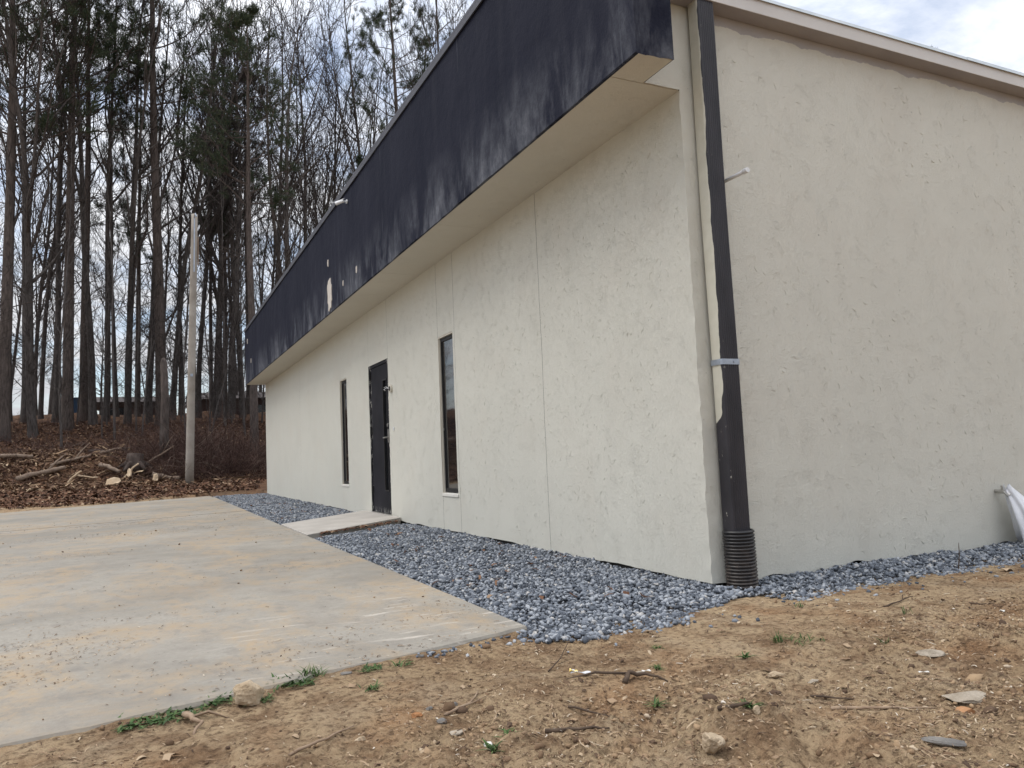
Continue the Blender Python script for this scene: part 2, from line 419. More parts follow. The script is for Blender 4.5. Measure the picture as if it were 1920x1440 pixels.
M['split_wood'] = simple('split_wood', (0.42, 0.30, 0.19), (0.58, 0.46, 0.32), 8, 0.9, 0.4, 30, 0.2, 0, True, 0.01)
M['rock_tan'] = simple('tan_rock', (0.33, 0.245, 0.155), (0.52, 0.42, 0.30), 16, 0.92, 0.9, 38, 0.2, 0, False, 0.012)
M['rock_pale'] = simple('pale_rock', (0.27, 0.225, 0.17), (0.42, 0.365, 0.295), 16, 0.92, 0.8, 50, 0.2, 0, False, 0.008)
M['rock_slate'] = simple('slate_rock', (0.115, 0.11, 0.105), (0.215, 0.20, 0.18), 16, 0.85, 0.6, 50, 0.3, 0, False, 0.008)
M['rock_orange'] = simple('orange_clay', (0.34, 0.16, 0.07), (0.42, 0.23, 0.12), 14, 0.95, 0.8, 50, 0.1, 0, False, 0.008)
M['white_bit'] = simple('white_scrap', (0.60, 0.58, 0.53), (0.74, 0.72, 0.67), 30, 0.7, 0.2, 60)
M['yellow_wrap'] = simple('yellow_wrapper', (0.70, 0.46, 0.03), (0.80, 0.66, 0.28), 40, 0.4, 0.3, 60, 0.5)
M['root'] = simple('bleached_root', (0.22, 0.15, 0.10), (0.36, 0.27, 0.19), 18, 0.9, 0.6, 60, 0.2, 0, False, 0.005)
M['dark_root'] = simple('dark_root', (0.055, 0.038, 0.028), (0.12, 0.085, 0.06), 18, 0.9, 0.6, 60, 0.2, 0, False, 0.005)
M['shed_wall'] = simple('far_shed_wall', (0.060, 0.042, 0.040), (0.095, 0.070, 0.062), 1.5, 0.9, 0.2, 10)
M['shed_roof'] = simple('far_shed_roof', (0.075, 0.062, 0.060), (0.11, 0.095, 0.09), 1.5, 0.9, 0.2, 10)
M['blue_metal'] = simple('blue_metal', (0.03, 0.06, 0.11), (0.05, 0.09, 0.15), 2, 0.6, 0.1, 10)
# thin white plastic film
t = NT('plastic_film', 0.35, 0.5)
t.color(t.mix(t.noise(t.pos(), 14, 5), (0.62, 0.63, 0.66), (0.80, 0.81, 0.84)))
t.b.inputs["Transmission Weight"].default_value = 0.12
t.bump(t.noise(t.mapped(t.pos(), scale=(1, 1, 0.3)), 30, 4), 0.5, 0.01)
M['film'] = t.m

# ------------------------------------------------------------------ numpy noise
_perm = RNG.permutation(4096)
def _h(ix, iy, iz):
    return _perm[(_perm[(_perm[ix & 4095] + iy) & 4095] + iz) & 4095] / 4095.0
def vnoise(x, y, z):
    x, y, z = np.broadcast_arrays(np.asarray(x, float), np.asarray(y, float), np.asarray(z, float))
    ix, iy, iz = np.floor(x).astype(int), np.floor(y).astype(int), np.floor(z).astype(int)
    fx, fy, fz = x - ix, y - iy, z - iz
    fx, fy, fz = [f * f * (3 - 2 * f) for f in (fx, fy, fz)]
    r = 0
    for dx in (0, 1):
        for dy in (0, 1):
            for dz in (0, 1):
                w = (fx if dx else 1 - fx) * (fy if dy else 1 - fy) * (fz if dz else 1 - fz)
                r = r + w * _h(ix + dx, iy + dy, iz + dz)
    return r * 2 - 1
def fbm(x, y, z=0.0, oct=4, gain=0.5):
    r, a, s = 0, 1.0, 1.0
    for i in range(oct):
        r = r + a * vnoise(x * s + 17.3 * i, y * s - 9.1 * i, z * s + 3.7 * i)
        a *= gain; s *= 2.03
    return r
def smooth(e0, e1, x):
    t_ = np.clip((x - e0) / (e1 - e0), 0, 1)
    return t_ * t_ * (3 - 2 * t_)

# ------------------------------------------------------------------ object helpers
COL = scene.collection
def tag(o, label=None, cat=None, group=None, kind=None):
    if label: o["label"] = label
    if cat: o["category"] = cat
    if group: o["group"] = group
    if kind: o["kind"] = kind
    return o
def empty(name, loc, rz=0.0):
    o = bpy.data.objects.new(name, None)
    o.empty_display_size = 0.2
    o.location = loc; o.rotation_euler = (0, 0, rz)
    COL.objects.link(o)
    return o
def mesh_obj(name, verts, faces, mat, parent=None, smooth_=False, matidx=None):
    me = bpy.data.meshes.new(name)
    verts = np.asarray(verts, dtype=np.float32)
    if isinstance(faces, np.ndarray):
        n, k = faces.shape
        me.vertices.add(len(verts)); me.vertices.foreach_set("co", verts.ravel())
        me.loops.add(n * k); me.loops.foreach_set("vertex_index", faces.astype(np.int32).ravel())
        me.polygons.add(n)
        me.polygons.foreach_set("loop_start", np.arange(0, n * k, k, dtype=np.int32))
        me.polygons.foreach_set("loop_total", np.full(n, k, dtype=np.int32))
        me.update(calc_edges=True)
    else:
        me.from_pydata(verts.tolist(), [], faces)
    for m in (mat if isinstance(mat, (list, tuple)) else [mat]): me.materials.append(m)
    if matidx is not None: me.polygons.foreach_set("material_index", np.asarray(matidx, dtype=np.int32))
    if smooth_: me.polygons.foreach_set("use_smooth", np.ones(len(me.polygons), dtype=bool))
    me.validate()
    me.update()
    o = bpy.data.objects.new(name, me)
    COL.objects.link(o)
    if parent is not None: o.parent = parent
    return o
class MB:
    def __init__(s): s.v = []; s.f = []; s.mi = []
    def add(s, v, f, mi=0):
        o = len(s.v); s.v += [tuple(map(float, p)) for p in v]
        s.f += [tuple(i + o for i in q) for q in f]; s.mi += [mi] * len(f)
    def box(s, x0, x1, y0, y1, z0, z1, mi=0):
        s.add([(x0, y0, z0), (x1, y0, z0), (x1, y1, z0), (x0, y1, z0), (x0, y0, z1), (x1, y0, z1), (x1, y1, z1), (x0, y1, z1)],
              [(0, 3, 2, 1), (4, 5, 6, 7), (0, 1, 5, 4), (1, 2, 6, 5), (2, 3, 7, 6), (3, 0, 4, 7)], mi)
    def tube(s, pts, rad, n=8, cap=True, mi=0):
        v, f = tube_arrays(np.array(pts, float), np.array(rad, float) if hasattr(rad, '__len__') else np.full(len(pts), rad), n)
        fl = [tuple(q) for q in f]
        if cap:
            fl.append(tuple(range(n))[::-1]); L = len(pts)
            fl.append(tuple(range((L - 1) * n, L * n)))
        s.add(v, fl, mi)
    def build(s, name, mat, parent=None, bevel=0.0, sm=False):
        o = mesh_obj(name, s.v, s.f, mat, parent, sm, s.mi if isinstance(mat, (list, tuple)) else None)
        if bevel:
            m = o.modifiers.new("bevel", 'BEVEL'); m.width = bevel; m.segments = 2; m.limit_method = 'ANGLE'
        return o
def tube_arrays(P, Rr, n):
    L = len(P)
    T = np.gradient(P, axis=0)
    T /= np.linalg.norm(T, axis=1)[:, None] + 1e-9
    ref = np.array([0, 0, 1.0]) if abs(T[0][2]) < 0.8 else np.array([1.0, 0, 0])
    U = np.cross(T, ref); U /= np.linalg.norm(U, axis=1)[:, None] + 1e-9
    V = np.cross(T, U)
    a = np.arange(n) * 2 * math.pi / n
    v = P[:, None, :] + Rr[:, None, None] * (np.cos(a)[None, :, None] * U[:, None, :] + np.sin(a)[None, :, None] * V[:, None, :])
    i = np.arange(L - 1)[:, None] * n; j = np.arange(n)[None, :]; k = (j + 1) % n
    f = np.stack([i + j, i + k, i + n + k, i + n + j], -1).reshape(-1, 4)
    return v.reshape(-1, 3), f
class Acc:                                   # many tubes / cards in one mesh, numpy
    def __init__(s): s.v = []; s.f = []; s.n = 0
    def add(s, v, f): s.v.append(v); s.f.append(f + s.n); s.n += len(v)
    def get(s): return np.concatenate(s.v), np.concatenate(s.f)
# rounded rectangle extruded along z
def rrect(x0, x1, y0, y1, r, k=4):
    out = []
    for cx, cy, a0 in ((x1 - r, y1 - r, 0), (x0 + r, y1 - r, 90), (x0 + r, y0 + r, 180), (x1 - r, y0 + r, 270)):
        for i in range(k + 1):
            a = math.radians(a0 + 90 * i / k); out.append((cx + r * math.cos(a), cy + r * math.sin(a)))
    return out

# ------------------------------------------------------------------ ground
def slab_inside(x, y, m=0.0):
    near = -0.38 + (x + 1.44) * 0.2168
    far = 19.1 + (x + 1.1) * 0.62
    return (x < -1.405 - m) & (y > near + m) & (y < far - m) & (x > -14 + m)
def bank_profile(x, y):
    ys = [17.0, 19.5, 21, 22, 22.7, 23.4, 25, 27, 30, 33, 36, 40, 50, 70, 120, 400, 4000]
    zs = [-0.03, 0.10, 0.25, 0.34, 0.52, 0.85, 1.15, 1.55, 2.15, 2.8, 3.25, 3.55, 3.6, 2.6, 0.0, -6, -40]
    z = np.interp(y, ys, zs)
    z2 = np.interp(y + 0.3, ys, zs); z0 = np.interp(y - 0.3, ys, zs)
    z = (z + z2 + z0) / 3
    right = smooth(16, 60, x)
    z = z * (1 - 0.6 * right)
    return z
def ground_h(x, y, fine=True):
    x = np.asarray(x, float); y = np.asarray(y, float)
    z = bank_profile(x, y)
    k = smooth(20, 24, y) * (1 - smooth(60, 120, y))
    z = z + k * (0.20 * fbm(x * 0.35, y * 0.35, 0, 3) + 0.07 * fbm(x * 1.7, y * 1.7, 2.0, 3))
    z = z + 0.25 * np.exp(-((x + 6.2) / 1.8) ** 2 - ((y - 24.0) / 0.8) ** 2) + 0.2 * np.exp(-((x + 3.5) / 1.0) ** 2 - ((y - 23.8) / 0.6) ** 2)
    # slight fall away from the building in front
    z = z - 0.02 * np.clip(-1.0 - y, 0, 6)
    nearm = (1 - smooth(2.0, 5.0, np.abs(y + 1.5))) * (1 - smooth(6, 9, np.abs(x)))
    if fine:
        dz = 0.020 * fbm(x * 1.6, y * 1.6, 5, 3) + 0.016 * fbm(x * 6, y * 6, 1, 4) + 0.013 * np.abs(fbm(x * 17, y * 17, 3, 4, 0.65))
        rough = 0.35 + 1.25 * smooth(-0.9, -1.7, y) * (0.55 + 0.45 * smooth(-0.2, 0.5, fbm(x * 1.3, y * 1.3, 20, 2)))
        z = z + nearm * dz * rough
    sd = np.clip(np.abs(y - (-0.38 + (x + 1.44) * 0.2168)), 0, 1)
    z = z + np.where((x < -1.3) & (y < 1), 0.016 * np.exp(-sd / 0.10), 0)
    g = (x > -1.41) & (x < 8) & (y > -0.45) & (y < 19)
    z = np.where(g & (x < 0.0), np.minimum(z, -0.045) - 0.06 * (1 - smooth(-0.45, 0.0, -y)), z)
    z = np.where((x >= 0) & (x < 9) & (y > -0.62) & (y < 19), z - 0.02, z)
    z = np.where(slab_inside(x, y, 0.02), -0.30, z)
    return z
def axis(segs):
    out = [segs[0][0]]
    for a, b, st in segs:
        n = max(1, int(round((b - a) / st)))
        out += list(np.linspace(a, b, n + 1)[1:])
    return np.array(out)
gx_ = axis([(-3000, -400, 400), (-400, -60, 30), (-60, -16, 2.5), (-16, -4.6, 0.15), (-4.6, 3.4, 0.017), (3.4, 8, 0.15), (8, 40, 1.5), (40, 400, 30), (400, 3000, 400)])
gy_ = axis([(-3000, -400, 400), (-400, -20, 30), (-20, -3.6, 0.6), (-3.6, -0.2, 0.015), (-0.2, 19, 0.35), (19, 30, 0.12), (30, 42, 0.3), (42, 80, 2.0), (80, 400, 20), (400, 4000, 300)])
GX, GY = np.meshgrid(gx_, gy_)
GZ = ground_h(GX, GY)
nx, ny = len(gx_), len(gy_)
ii = np.arange(ny - 1)[:, None] * nx + np.arange(nx - 1)[None, :]
gf = np.stack([ii, ii + 1, ii + nx + 1, ii + nx], -1).reshape(-1, 4)
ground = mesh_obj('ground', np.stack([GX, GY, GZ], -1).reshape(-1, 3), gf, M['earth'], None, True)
tag(ground, 'bare tan earth rising to a wooded bank', kind='structure')
del GX, GY, GZ

def gh(x, y): return float(ground_h(np.array([x]), np.array([y]))[0])

# ------------------------------------------------------------------ concrete apron
mb = MB()
def sy(x): return -0.38 + (x + 1.44) * 0.2168
def fy(x): return 19.1 + (x + 1.1) * 0.62
XL, XR = -14.0, -1.40
def slab_quad(ya0, ya1, yb0, yb1, xa, xb, top=0.0):
    # xa<xb ; y at xa: ya0..ya1, at xb: yb0..yb1, ragged edge points on near side
    v = [(xa, ya0, -0.16), (xb, yb0, -0.16), (xb, yb1, -0.16), (xa, ya1, -0.16), (xa, ya0, top), (xb, yb0, top), (xb, yb1, top), (xa, ya1, top)]
    mb.add(v, [(0, 3, 2, 1), (4, 5, 6, 7), (0, 1, 5, 4), (1, 2, 6, 5), (2, 3, 7, 6), (3, 0, 4, 7)])
jl = lambda x: 2.70 + (x + 1.436) * 0.262          # joint across the apron
jf = lambda x: 10.6 + (x + 1.436) * 0.3
g_ = 0.0035
XM = -9.2
# near piece: finely cut near edge so that it is slightly ragged
xs = np.linspace(XL, XR, 420)
ye = sy(xs) + 0.012 * fbm(xs * 3, 0, 7, 3) + 0.006 * fbm(xs * 14, 0, 2, 2)
top = [(x, y, 0.0) for x, y in zip(xs, ye)]
rnd = [(x, y - 0.008, -0.012) for x, y in zip(xs, ye)]
bot = [(x, y - 0.008, -0.2) for x, y in zip(xs, ye)]
far = [(x, jl(x) - g_, 0.0) for x in xs]
farb = [(x, jl(x) - g_, -0.2) for x in xs]
n = len(xs); v = bot + rnd + top + far + farb
f = []
for r in range(4):
    for i in range(n - 1): f.append((r * n + i, r * n + i + 1, (r + 1) * n + i + 1, (r + 1) * n + i))
f.append((n - 1, 5 * n - 1, 4 * n - 1, 3 * n - 1, 2 * n - 1)); f.append((0, n, 2 * n, 3 * n, 4 * n))
mb.add(v, f)
slab_quad(jl(XL) + g_, jf(XL) - g_, jl(XM) + g_, jf(XM) - g_, XL, XM - 0.004)
slab_quad(jl(XM) + g_, jf(XM) - g_, jl(XR) + g_, jf(XR) - g_, XM + 0.004, XR, -0.003)
slab_quad(jf(XL) + g_, fy(XL), jf(XM) + g_, fy(XM), XL, XM - 0.004)
slab_quad(jf(XM) + g_, fy(XM), jf(XR) + g_, fy(XR), XM + 0.004, XR, 0.0)
apron = mb.build('pavement', M['concrete'])
tag(apron, 'stained concrete apron beside the gravel strip', kind='structure')

# walkway to the door (stands a little above the gravel)
mb = MB()
v = [(-1.385, 5.06, -0.12), (-0.012, 6.02, -0.12), (-0.012, 7.86, -0.12), (-1.385, 6.86, -0.12)]
v += [(x, y, z) for (x, y, _), z in zip(v, (0.004, 0.035, 0.035, 0.004))]
mb.add(v, [(0, 3, 2, 1), (4, 5, 6, 7), (0, 1, 5, 4), (1, 2, 6, 5), (2, 3, 7, 6), (3, 0, 4, 7)])
walk = mb.build('path', M['concrete_walk'], None, 0.008)
tag(walk, 'pale concrete step path from apron to the dark door', kind='structure')

# ------------------------------------------------------------------ building
L, W, HS, HT = 18.3, 13.0, 3.0, 4.5
bld = empty('commercial_building', (0, 0, 0))
tag(bld, 'cream stucco building with deep navy fascia and sloping dark downspout corner', 'building')
bld["label"] = 'long low cream stucco building with a deep stained navy fascia'

def disp(P):
    # slow waviness of hand-finished walls, continuous round the corner
    x, y, z = P[:, 0], P[:, 1], P[:, 2]
    a = 0.003 * fbm(x * 1.1 + 3, y * 1.1, z * 1.1, 3) + 0.0012 * fbm(x * 11, y * 11, z * 11, 2)
    b = 0.003 * fbm(x * 1.1, y * 1.1 + 9, z * 1.1, 3) + 0.0012 * fbm(x * 11, y * 11 + 5, z * 11, 2)
    c = np.exp(-(x ** 2 + y ** 2) / 0.0025)
    a = a + c * 0.004 * fbm(x * 3, y * 3, z * 16, 3)
    b = b + c * 0.004 * fbm(x * 3 + 4, y * 3, z * 16, 3)
    Q = P.copy(); Q[:, 0] += a; Q[:, 1] += b
    return Q
acc = Acc()
def patch(axis_, u0, u1, z0, z1, su, sz, flip=False, zbot=None):
    us = np.linspace(u0, u1, max(2, int(round((u1 - u0) / su)) + 1)); zs = np.linspace(z0, z1, max(2, int(round((z1 - z0) / sz)) + 1))
    U, Z = np.meshgrid(us, zs)
    if zbot is not None:
        zb = zbot(U); tt = (Z - z0) / (z1 - z0); Z = Z + (zb - z0) * (1 - tt) ** 6
    O = np.zeros_like(U)
    P = np.stack([O, U, Z] if axis_ == 'x' else [U, O, Z], -1).reshape(-1, 3)
    P = disp(P)
    w, h = len(us), len(zs)
    i = np.arange(h - 1)[:, None] * w + np.arange(w - 1)[None, :]
    f_ = np.stack([i, i + 1, i + w + 1, i + w], -1).reshape(-1, 4)
    if flip: f_ = f_[:, ::-1]
    acc.add(P, f_)
# openings (y0, y1, z0, z1)
OPEN = dict(w2=(3.99, 4.45, 0.385, 2.145), door=(6.46, 7.46, 0.036, 2.175), w1=(8.84, 9.31, 0.395, 2.165))
zfoot = lambda U: -0.012 + 0.010 * fbm(U * 3, 0, 4, 3)
JG = 0.0022
jts = [1.97, 3.935, 4.45, 6.46, 7.46, 9.31, 11.2, 13.1, 15.0, 16.9]
def front(y0, y1, z0, z1, foot=False, fine=0.05):
    patch('x', y0, y1, z0, z1, fine, fine, True, zfoot if foot else None)
BOT = 0.0
front(0.0, 1.97 - JG, BOT, HS, True, 0.03)
front(1.97 + JG, 3.935 - JG, BOT, HS, True, 0.04)
front(3.935 + JG, 3.99, BOT, HS, True)
front(3.99, 4.45 - JG, BOT, 0.385, True); front(3.99, 4.45 - JG, 2.145, HS)
front(4.45 + JG, 6.46 - JG, BOT, HS, True)
front(6.46 + JG, 7.46 - JG, 2.175, HS)
front(7.46, 8.84, BOT, HS, True)
front(8.84, 9.31, BOT, 0.395, True); front(8.84, 9.31, 2.165, HS)
front(9.31, 13.1, BOT, HS, True, 0.08); front(13.1 + JG, L, BOT, HS, True, 0.08)
# front foot below the door opening
# side wall; above soffit level it reaches out under the fascia to x=-0.262
patch('y', 0.0, 8.0, -0.03, HS + 0.0, 0.03, 0.03, False, lambda U: -0.03 + 0.02 * fbm(U * 4, 0, 9, 3))
patch('y', 0.0, 8.0, HS, 3.6, 0.05, 0.05)
patch('y', 8.0, W, -0.03, 3.6, 0.3, 0.3)
patch('y', -0.262, 0.0, HS, 3.6, 0.03, 0.05)
# raised flakes and strands caught under the paint
_sr = np.random.default_rng(12)
for _i in range(3600):
    side_ = _sr.random() < 0.5
    u_ = _sr.uniform(0.05, 6.5 if side_ else 5.6); z_ = _sr.uniform(0.03, 3.4 if side_ else 2.9)
    if float(vnoise(u_ * 1.3 + 40 * side_, z_ * 1.3, 5)) < -0.05 + 0.5 * (_sr.random() - 0.5): continue
    if not side_ and any(a - 0.02 < u_ < b + 0.02 for a, b in ((3.95, 4.5), (6.4, 7.5))): continue
    l_ = _sr.uniform(0.006, 0.024); a_ = _sr.uniform(0, math.pi); k_ = _sr.normal(0, 14)
    tt_ = np.linspace(-1, 1, 6) * l_
    du = tt_ * math.cos(a_) - k_ * tt_ ** 2 * math.sin(a_); dz_ = tt_ * math.sin(a_) + k_ * tt_ ** 2 * math.cos(a_)
    P_ = np.stack([u_ + du, 0 * du - 0.0004, z_ + dz_], -1) if side_ else np.stack([0 * du - 0.0004, u_ + du, z_ + dz_], -1)
    v_, f_ = tube_arrays(disp(P_), np.array([0.0006, 0.0014, 0.0018, 0.0018, 0.0012, 0.0005]) * _sr.uniform(0.7, 1.6), 5); acc.add(v_, f_)
vv, ff = acc.get()
wall = mesh_obj('wall', vv, ff, M['wall'], bld, True)
mb = MB()
mb.box(0.012, 0.15, 0.012, 3.97, 0.0, 2.98); mb.box(0.02, 0.15, 4.47, 6.44, 0.0, 2.98); mb.box(0.02, 0.15, 7.48, 8.82, 0.0, 2.98); mb.box(0.02, 0.15, 9.33, L, 0.0, 2.98)
mb.box(0.02, 0.15, 3.97, 4.47, 2.17, 2.98); mb.box(0.02, 0.15, 6.44, 7.48, 2.2, 2.98); mb.box(0.02, 0.15, 8.82, 9.33, 2.19, 2.98)
mb.box(0.02, 0.15, 3.97, 4.47, 0.0, 0.36); mb.box(0.02, 0.15, 8.82, 9.33, 0.0, 0.37)
mb.box(0.1505, W, 0.02, L, 3.5, 3.54)
mb.box(0.02, W, L - 0.1, L + 0.004, 0, 3.49)
mb.box(W - 0.1, W, 0.02, L - 0.11, 0, 3.48)
mb.box(0.016, 0.15, 0.014, L - 0.11, -0.2, -0.004)
mb.box(0.151, W - 0.2, 0.015, 0.09, -0.2, -0.06)
mb.build('inner_wall', M['dark_gap'], bld)

# soffit board in pieces with thin joints
mb = MB()
ys = [0.006, 3.02, 5.0, 6.2, 7.6, 10.05, 12.5, 14.9, L - 0.01]
for a_, b_ in zip(ys[:-1], ys[1:]):
    mb.box(-0.50, 0.0, a_ + 0.002, b_ - 0.002, HS - 0.004, HS + 0.02)
mb.box(-0.50, -0.272, -0.285, 0.002, HS - 0.004, HS + 0.02)
soff = mb.build('soffit', M['soffit'], bld)
# fascia: thick box, slightly wavy lower edge
def fascia_face():
    a2 = Acc()
    ys_ = np.linspace(-0.29, L + 0.02, 420); zs_ = np.linspace(HS - 0.006, HT, 34)
    Y_, Z_ = np.meshgrid(ys_, zs_)
    k_ = np.exp(-((Z_ - HS) / 0.03) ** 2)
    Xd = -0.525 + 0.004 * fbm(Y_ * 1.3, Z_ * 1.3, 2, 3) + 0.002 * fbm(Y_ * 8, Z_ * 8, 2, 2)
    Zd = Z_ + k_ * 0.007 * fbm(Y_ * 5, 0, 1, 3)
    w, h = len(ys_), len(zs_)
    i = np.arange(h - 1)[:, None] * w + np.arange(w - 1)[None, :]
    f_ = np.stack([i, i + w, i + w + 1, i + 1], -1).reshape(-1, 4)
    a2.add(np.stack([Xd, Y_, Zd], -1).reshape(-1, 3), f_)
    ex0 = Xd[:, 0]; ez0 = Zd[:, 0]
    xs_ = np.linspace(0, 1, 14)
    E_ = []
    for x0_, z0_, zz in zip(ex0, ez0, zs_):
        for q in xs_:
            xx = x0_ + (-0.262 - x0_) * q
            E_.append((xx, -0.29 + (0.004 * float(vnoise(xx * 9, 0, zz * 9)) if 0 < q < 1 else 0), z0_ + (0.006 * float(vnoise(xx * 30, 4, 0)) if zz < HS + 0.01 else 0)))
    w = len(xs_)
    i = np.arange(h - 1)[:, None] * w + np.arange(w - 1)[None, :]
    f_ = np.stack([i, i + 1, i + w + 1, i + w], -1).reshape(-1, 4)
    a2.add(np.array(E_), f_)
    # inner, back, top and bottom return faces
    def q4(p): a2.add(np.array(p, float), np.array([[0, 1, 2, 3]]))
    q4([(-0.262, -0.29, HS + 0.001), (-0.262, 0.0, HS + 0.001), (-0.262, 0.0, HT), (-0.262, -0.29, HT)])
    q4([(-0.50, L + 0.02, HS), (0.0, L + 0.02, HS), (0.0, L + 0.02, HT), (-0.525, L + 0.02, HT)])
    q4([(-0.525, -0.29, HT), (-0.262, -0.29, HT), (-0.262, L, HT), (-0.525, L, HT)])
    q4([(-0.526, -0.29, HS - 0.004), (-0.5, -0.29, HS - 0.004), (-0.5, L, HS - 0.004), (-0.526, L, HS - 0.004)])
    q4([(-0.262, 0.0, 3.5), (-0.262, L, 3.5), (-0.262, L, HT), (-0.262, 0.0, HT)])
    return a2.get()
v, f = fascia_face()
fas = mesh_obj('fascia', v, f, M['navy'], bld, True)
mb = MB(); mb.box(-0.545, -0.25, -0.31, L + 0.04, HT + 0.002, HT + 0.03); mb.box(-0.545, -0.531, -0.31, L + 0.04, HT - 0.05, HT + 0.0)
mb.build('fascia_cap', M['navy_trim'], bld)
# bare patches where the navy paint came off: thin irregular flakes following the wall
def flake(cy, cz, w, h, seed, name='bare_patch', x=-0.5335):
    rr = random.Random(seed); n_ = 22; pts = []
    for i in range(n_):
        a = 2 * math.pi * i / n_; k_ = rr.uniform(0.82, 1.12)
        px_ = abs(math.cos(a)) ** 0.6 * math.copysign(1, math.cos(a)); pz_ = abs(math.sin(a)) ** 0.6 * math.copysign(1, math.sin(a))
        pts.append((cy + w / 2 * px_ * k_, cz + h / 2 * pz_ * k_))
    mb_ = MB()
    v_ = [(x, a, b) for a, b in pts] + [(x + 0.012, a, b) for a, b in pts]
    mb_.add(v_, [tuple(range(n_))] + [(i, i + n_, (i + 1) % n_ + n_, (i + 1) % n_) for i in range(n_)])
    return mb_
for args in ((7.55, 3.27, 0.27, 0.46, 1), (7.62, 3.76, 0.055, 0.10, 2), (5.94, 3.26, 0.06, 0.09, 3), (6.69, 3.245, 0.04, 0.07, 4), (17.75, 4.12, 0.08, 0.14, 5), (17.0, 3.5, 0.07, 0.12, 6)):
    q = flake(*args); q.build('bare_patch', M['bare_patch'], bld)

# roof, rising gently away from the side wall
mb = MB()
mb.add([(-0.255, -0.02, 3.60), (W + 0.1, -0.02, 3.60), (W + 0.1, L, 4.3), (-0.255, L, 4.3), (-0.255, -0.02, 3.655), (W + 0.1, -0.02, 3.655), (W + 0.1, L, 4.36), (-0.255, L, 4.36)],
       [(0, 3, 2, 1), (4, 5, 6, 7), (0, 1, 5, 4), (1, 2, 6, 5), (2, 3, 7, 6), (3, 0, 4, 7)])
mb.build('roof', M['roof'], bld)
# box gutter along the side wall
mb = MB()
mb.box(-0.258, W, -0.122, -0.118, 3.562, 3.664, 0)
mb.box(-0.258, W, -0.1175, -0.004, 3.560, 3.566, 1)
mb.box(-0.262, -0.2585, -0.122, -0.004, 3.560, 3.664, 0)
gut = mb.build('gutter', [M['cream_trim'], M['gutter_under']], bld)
mb = MB()
for a_, b_, dz_ in ((-0.26, 2.72, 0.0), (2.70, 5.8, 0.003), (5.79, 9.0, 0.0), (8.99, W, 0.003)):
    mb.box(a_, b_, -0.134 - dz_, -0.015, 3.668 + dz_, 3.673 + dz_); mb.box(a_, b_, -0.134 - dz_, -0.131 - dz_, 3.652, 3.6675 + dz_)
mb.build('flashing', M['flashing'], gut)
# windows: reveal, sill, metal frame, glass
def window(y0, y1, z0, z1, label):
    w = MB(); d = 0.115
    # metal frame
    fx0, fx1 = 0.026, 0.072; t_ = 0.034
    w.box(fx0, fx1, y0 + 0.005, y0 + t_, z0 + 0.02, z1 - 0.02); w.box(fx0, fx1, y1 - t_, y1 - 0.005, z0 + 0.02, z1 - 0.02)
    w.box(fx0 + 0.001, fx1, y0 + t_, y1 - t_, z0 + 0.02, z0 + 0.06); w.box(fx0 + 0.001, fx1, y0 + t_, y1 - t_, z1 - 0.06, z1 - 0.02)
    w.box(fx0 + 0.012, fx0 + 0.02, y1 - t_ - 0.016, y1 - t_ - 0.0005, z0 + 0.062, z1 - 0.062)
    win = w.build('window', M['frame_dark'], bld, 0.003)
    win["label"] = label
    g = MB(); g.box(0.040, 0.046, y0 + t_ + 0.0005, y1 - t_ - 0.0005, z0 + 0.0605, z1 - 0.0605)
    g.build('glass', M['glass'], win)
    r = MB()
    r.box(0.004, d, y1 - 0.004, y1 + 0.02, z0, z1); r.box(0.004, d, y0 - 0.02, y0 + 0.004, z0, z1)
    r.box(0.004, d, y0 + 0.0045, y1 - 0.0045, z1 - 0.018, z1 + 0.01)
    r.box(0.012, 0.0255, y1 - 0.014, y1 - 0.0045, z0 + 0.001, z1 - 0.019)
    r.build('jamb', M['soffit'], win)
    s_ = MB(); s_.add([(-0.010, y0 - 0.012, z0 - 0.028), (d, y0 - 0.012, z0 - 0.028), (d, y1 + 0.012, z0 - 0.028), (-0.010, y1 + 0.012, z0 - 0.028),
                       (-0.010, y0 - 0.012, z0 + 0.004), (d, y0 - 0.012, z0 + 0.018), (d, y1 + 0.012, z0 + 0.018), (-0.010, y1 + 0.012, z0 + 0.004)],
                      [(0, 3, 2, 1), (4, 5, 6, 7), (0, 1, 5, 4), (1, 2, 6, 5), (2, 3, 7, 6), (3, 0, 4, 7)])
    s_.build('sill', M['sill'], win, 0.003)
    h = MB(); h.box(0.014, 0.026, y1 - 0.034, y1 - 0.012, z0 + 0.70, z0 + 0.73); h.build('catch', M['metal_worn'], win)
    # near-black panel stands in for the shade of the room behind the glass
    b = MB(); b.box(0.118, 0.15, y0 - 0.02, y1 + 0.02, z0 - 0.02, z1 + 0.02); b.build('dark_room_panel', M['frame_dark'], win)
window(*OPEN['w2'], 'narrow dark window nearest the downspout corner')
window(*OPEN['w1'], 'narrow dark window beyond the door')

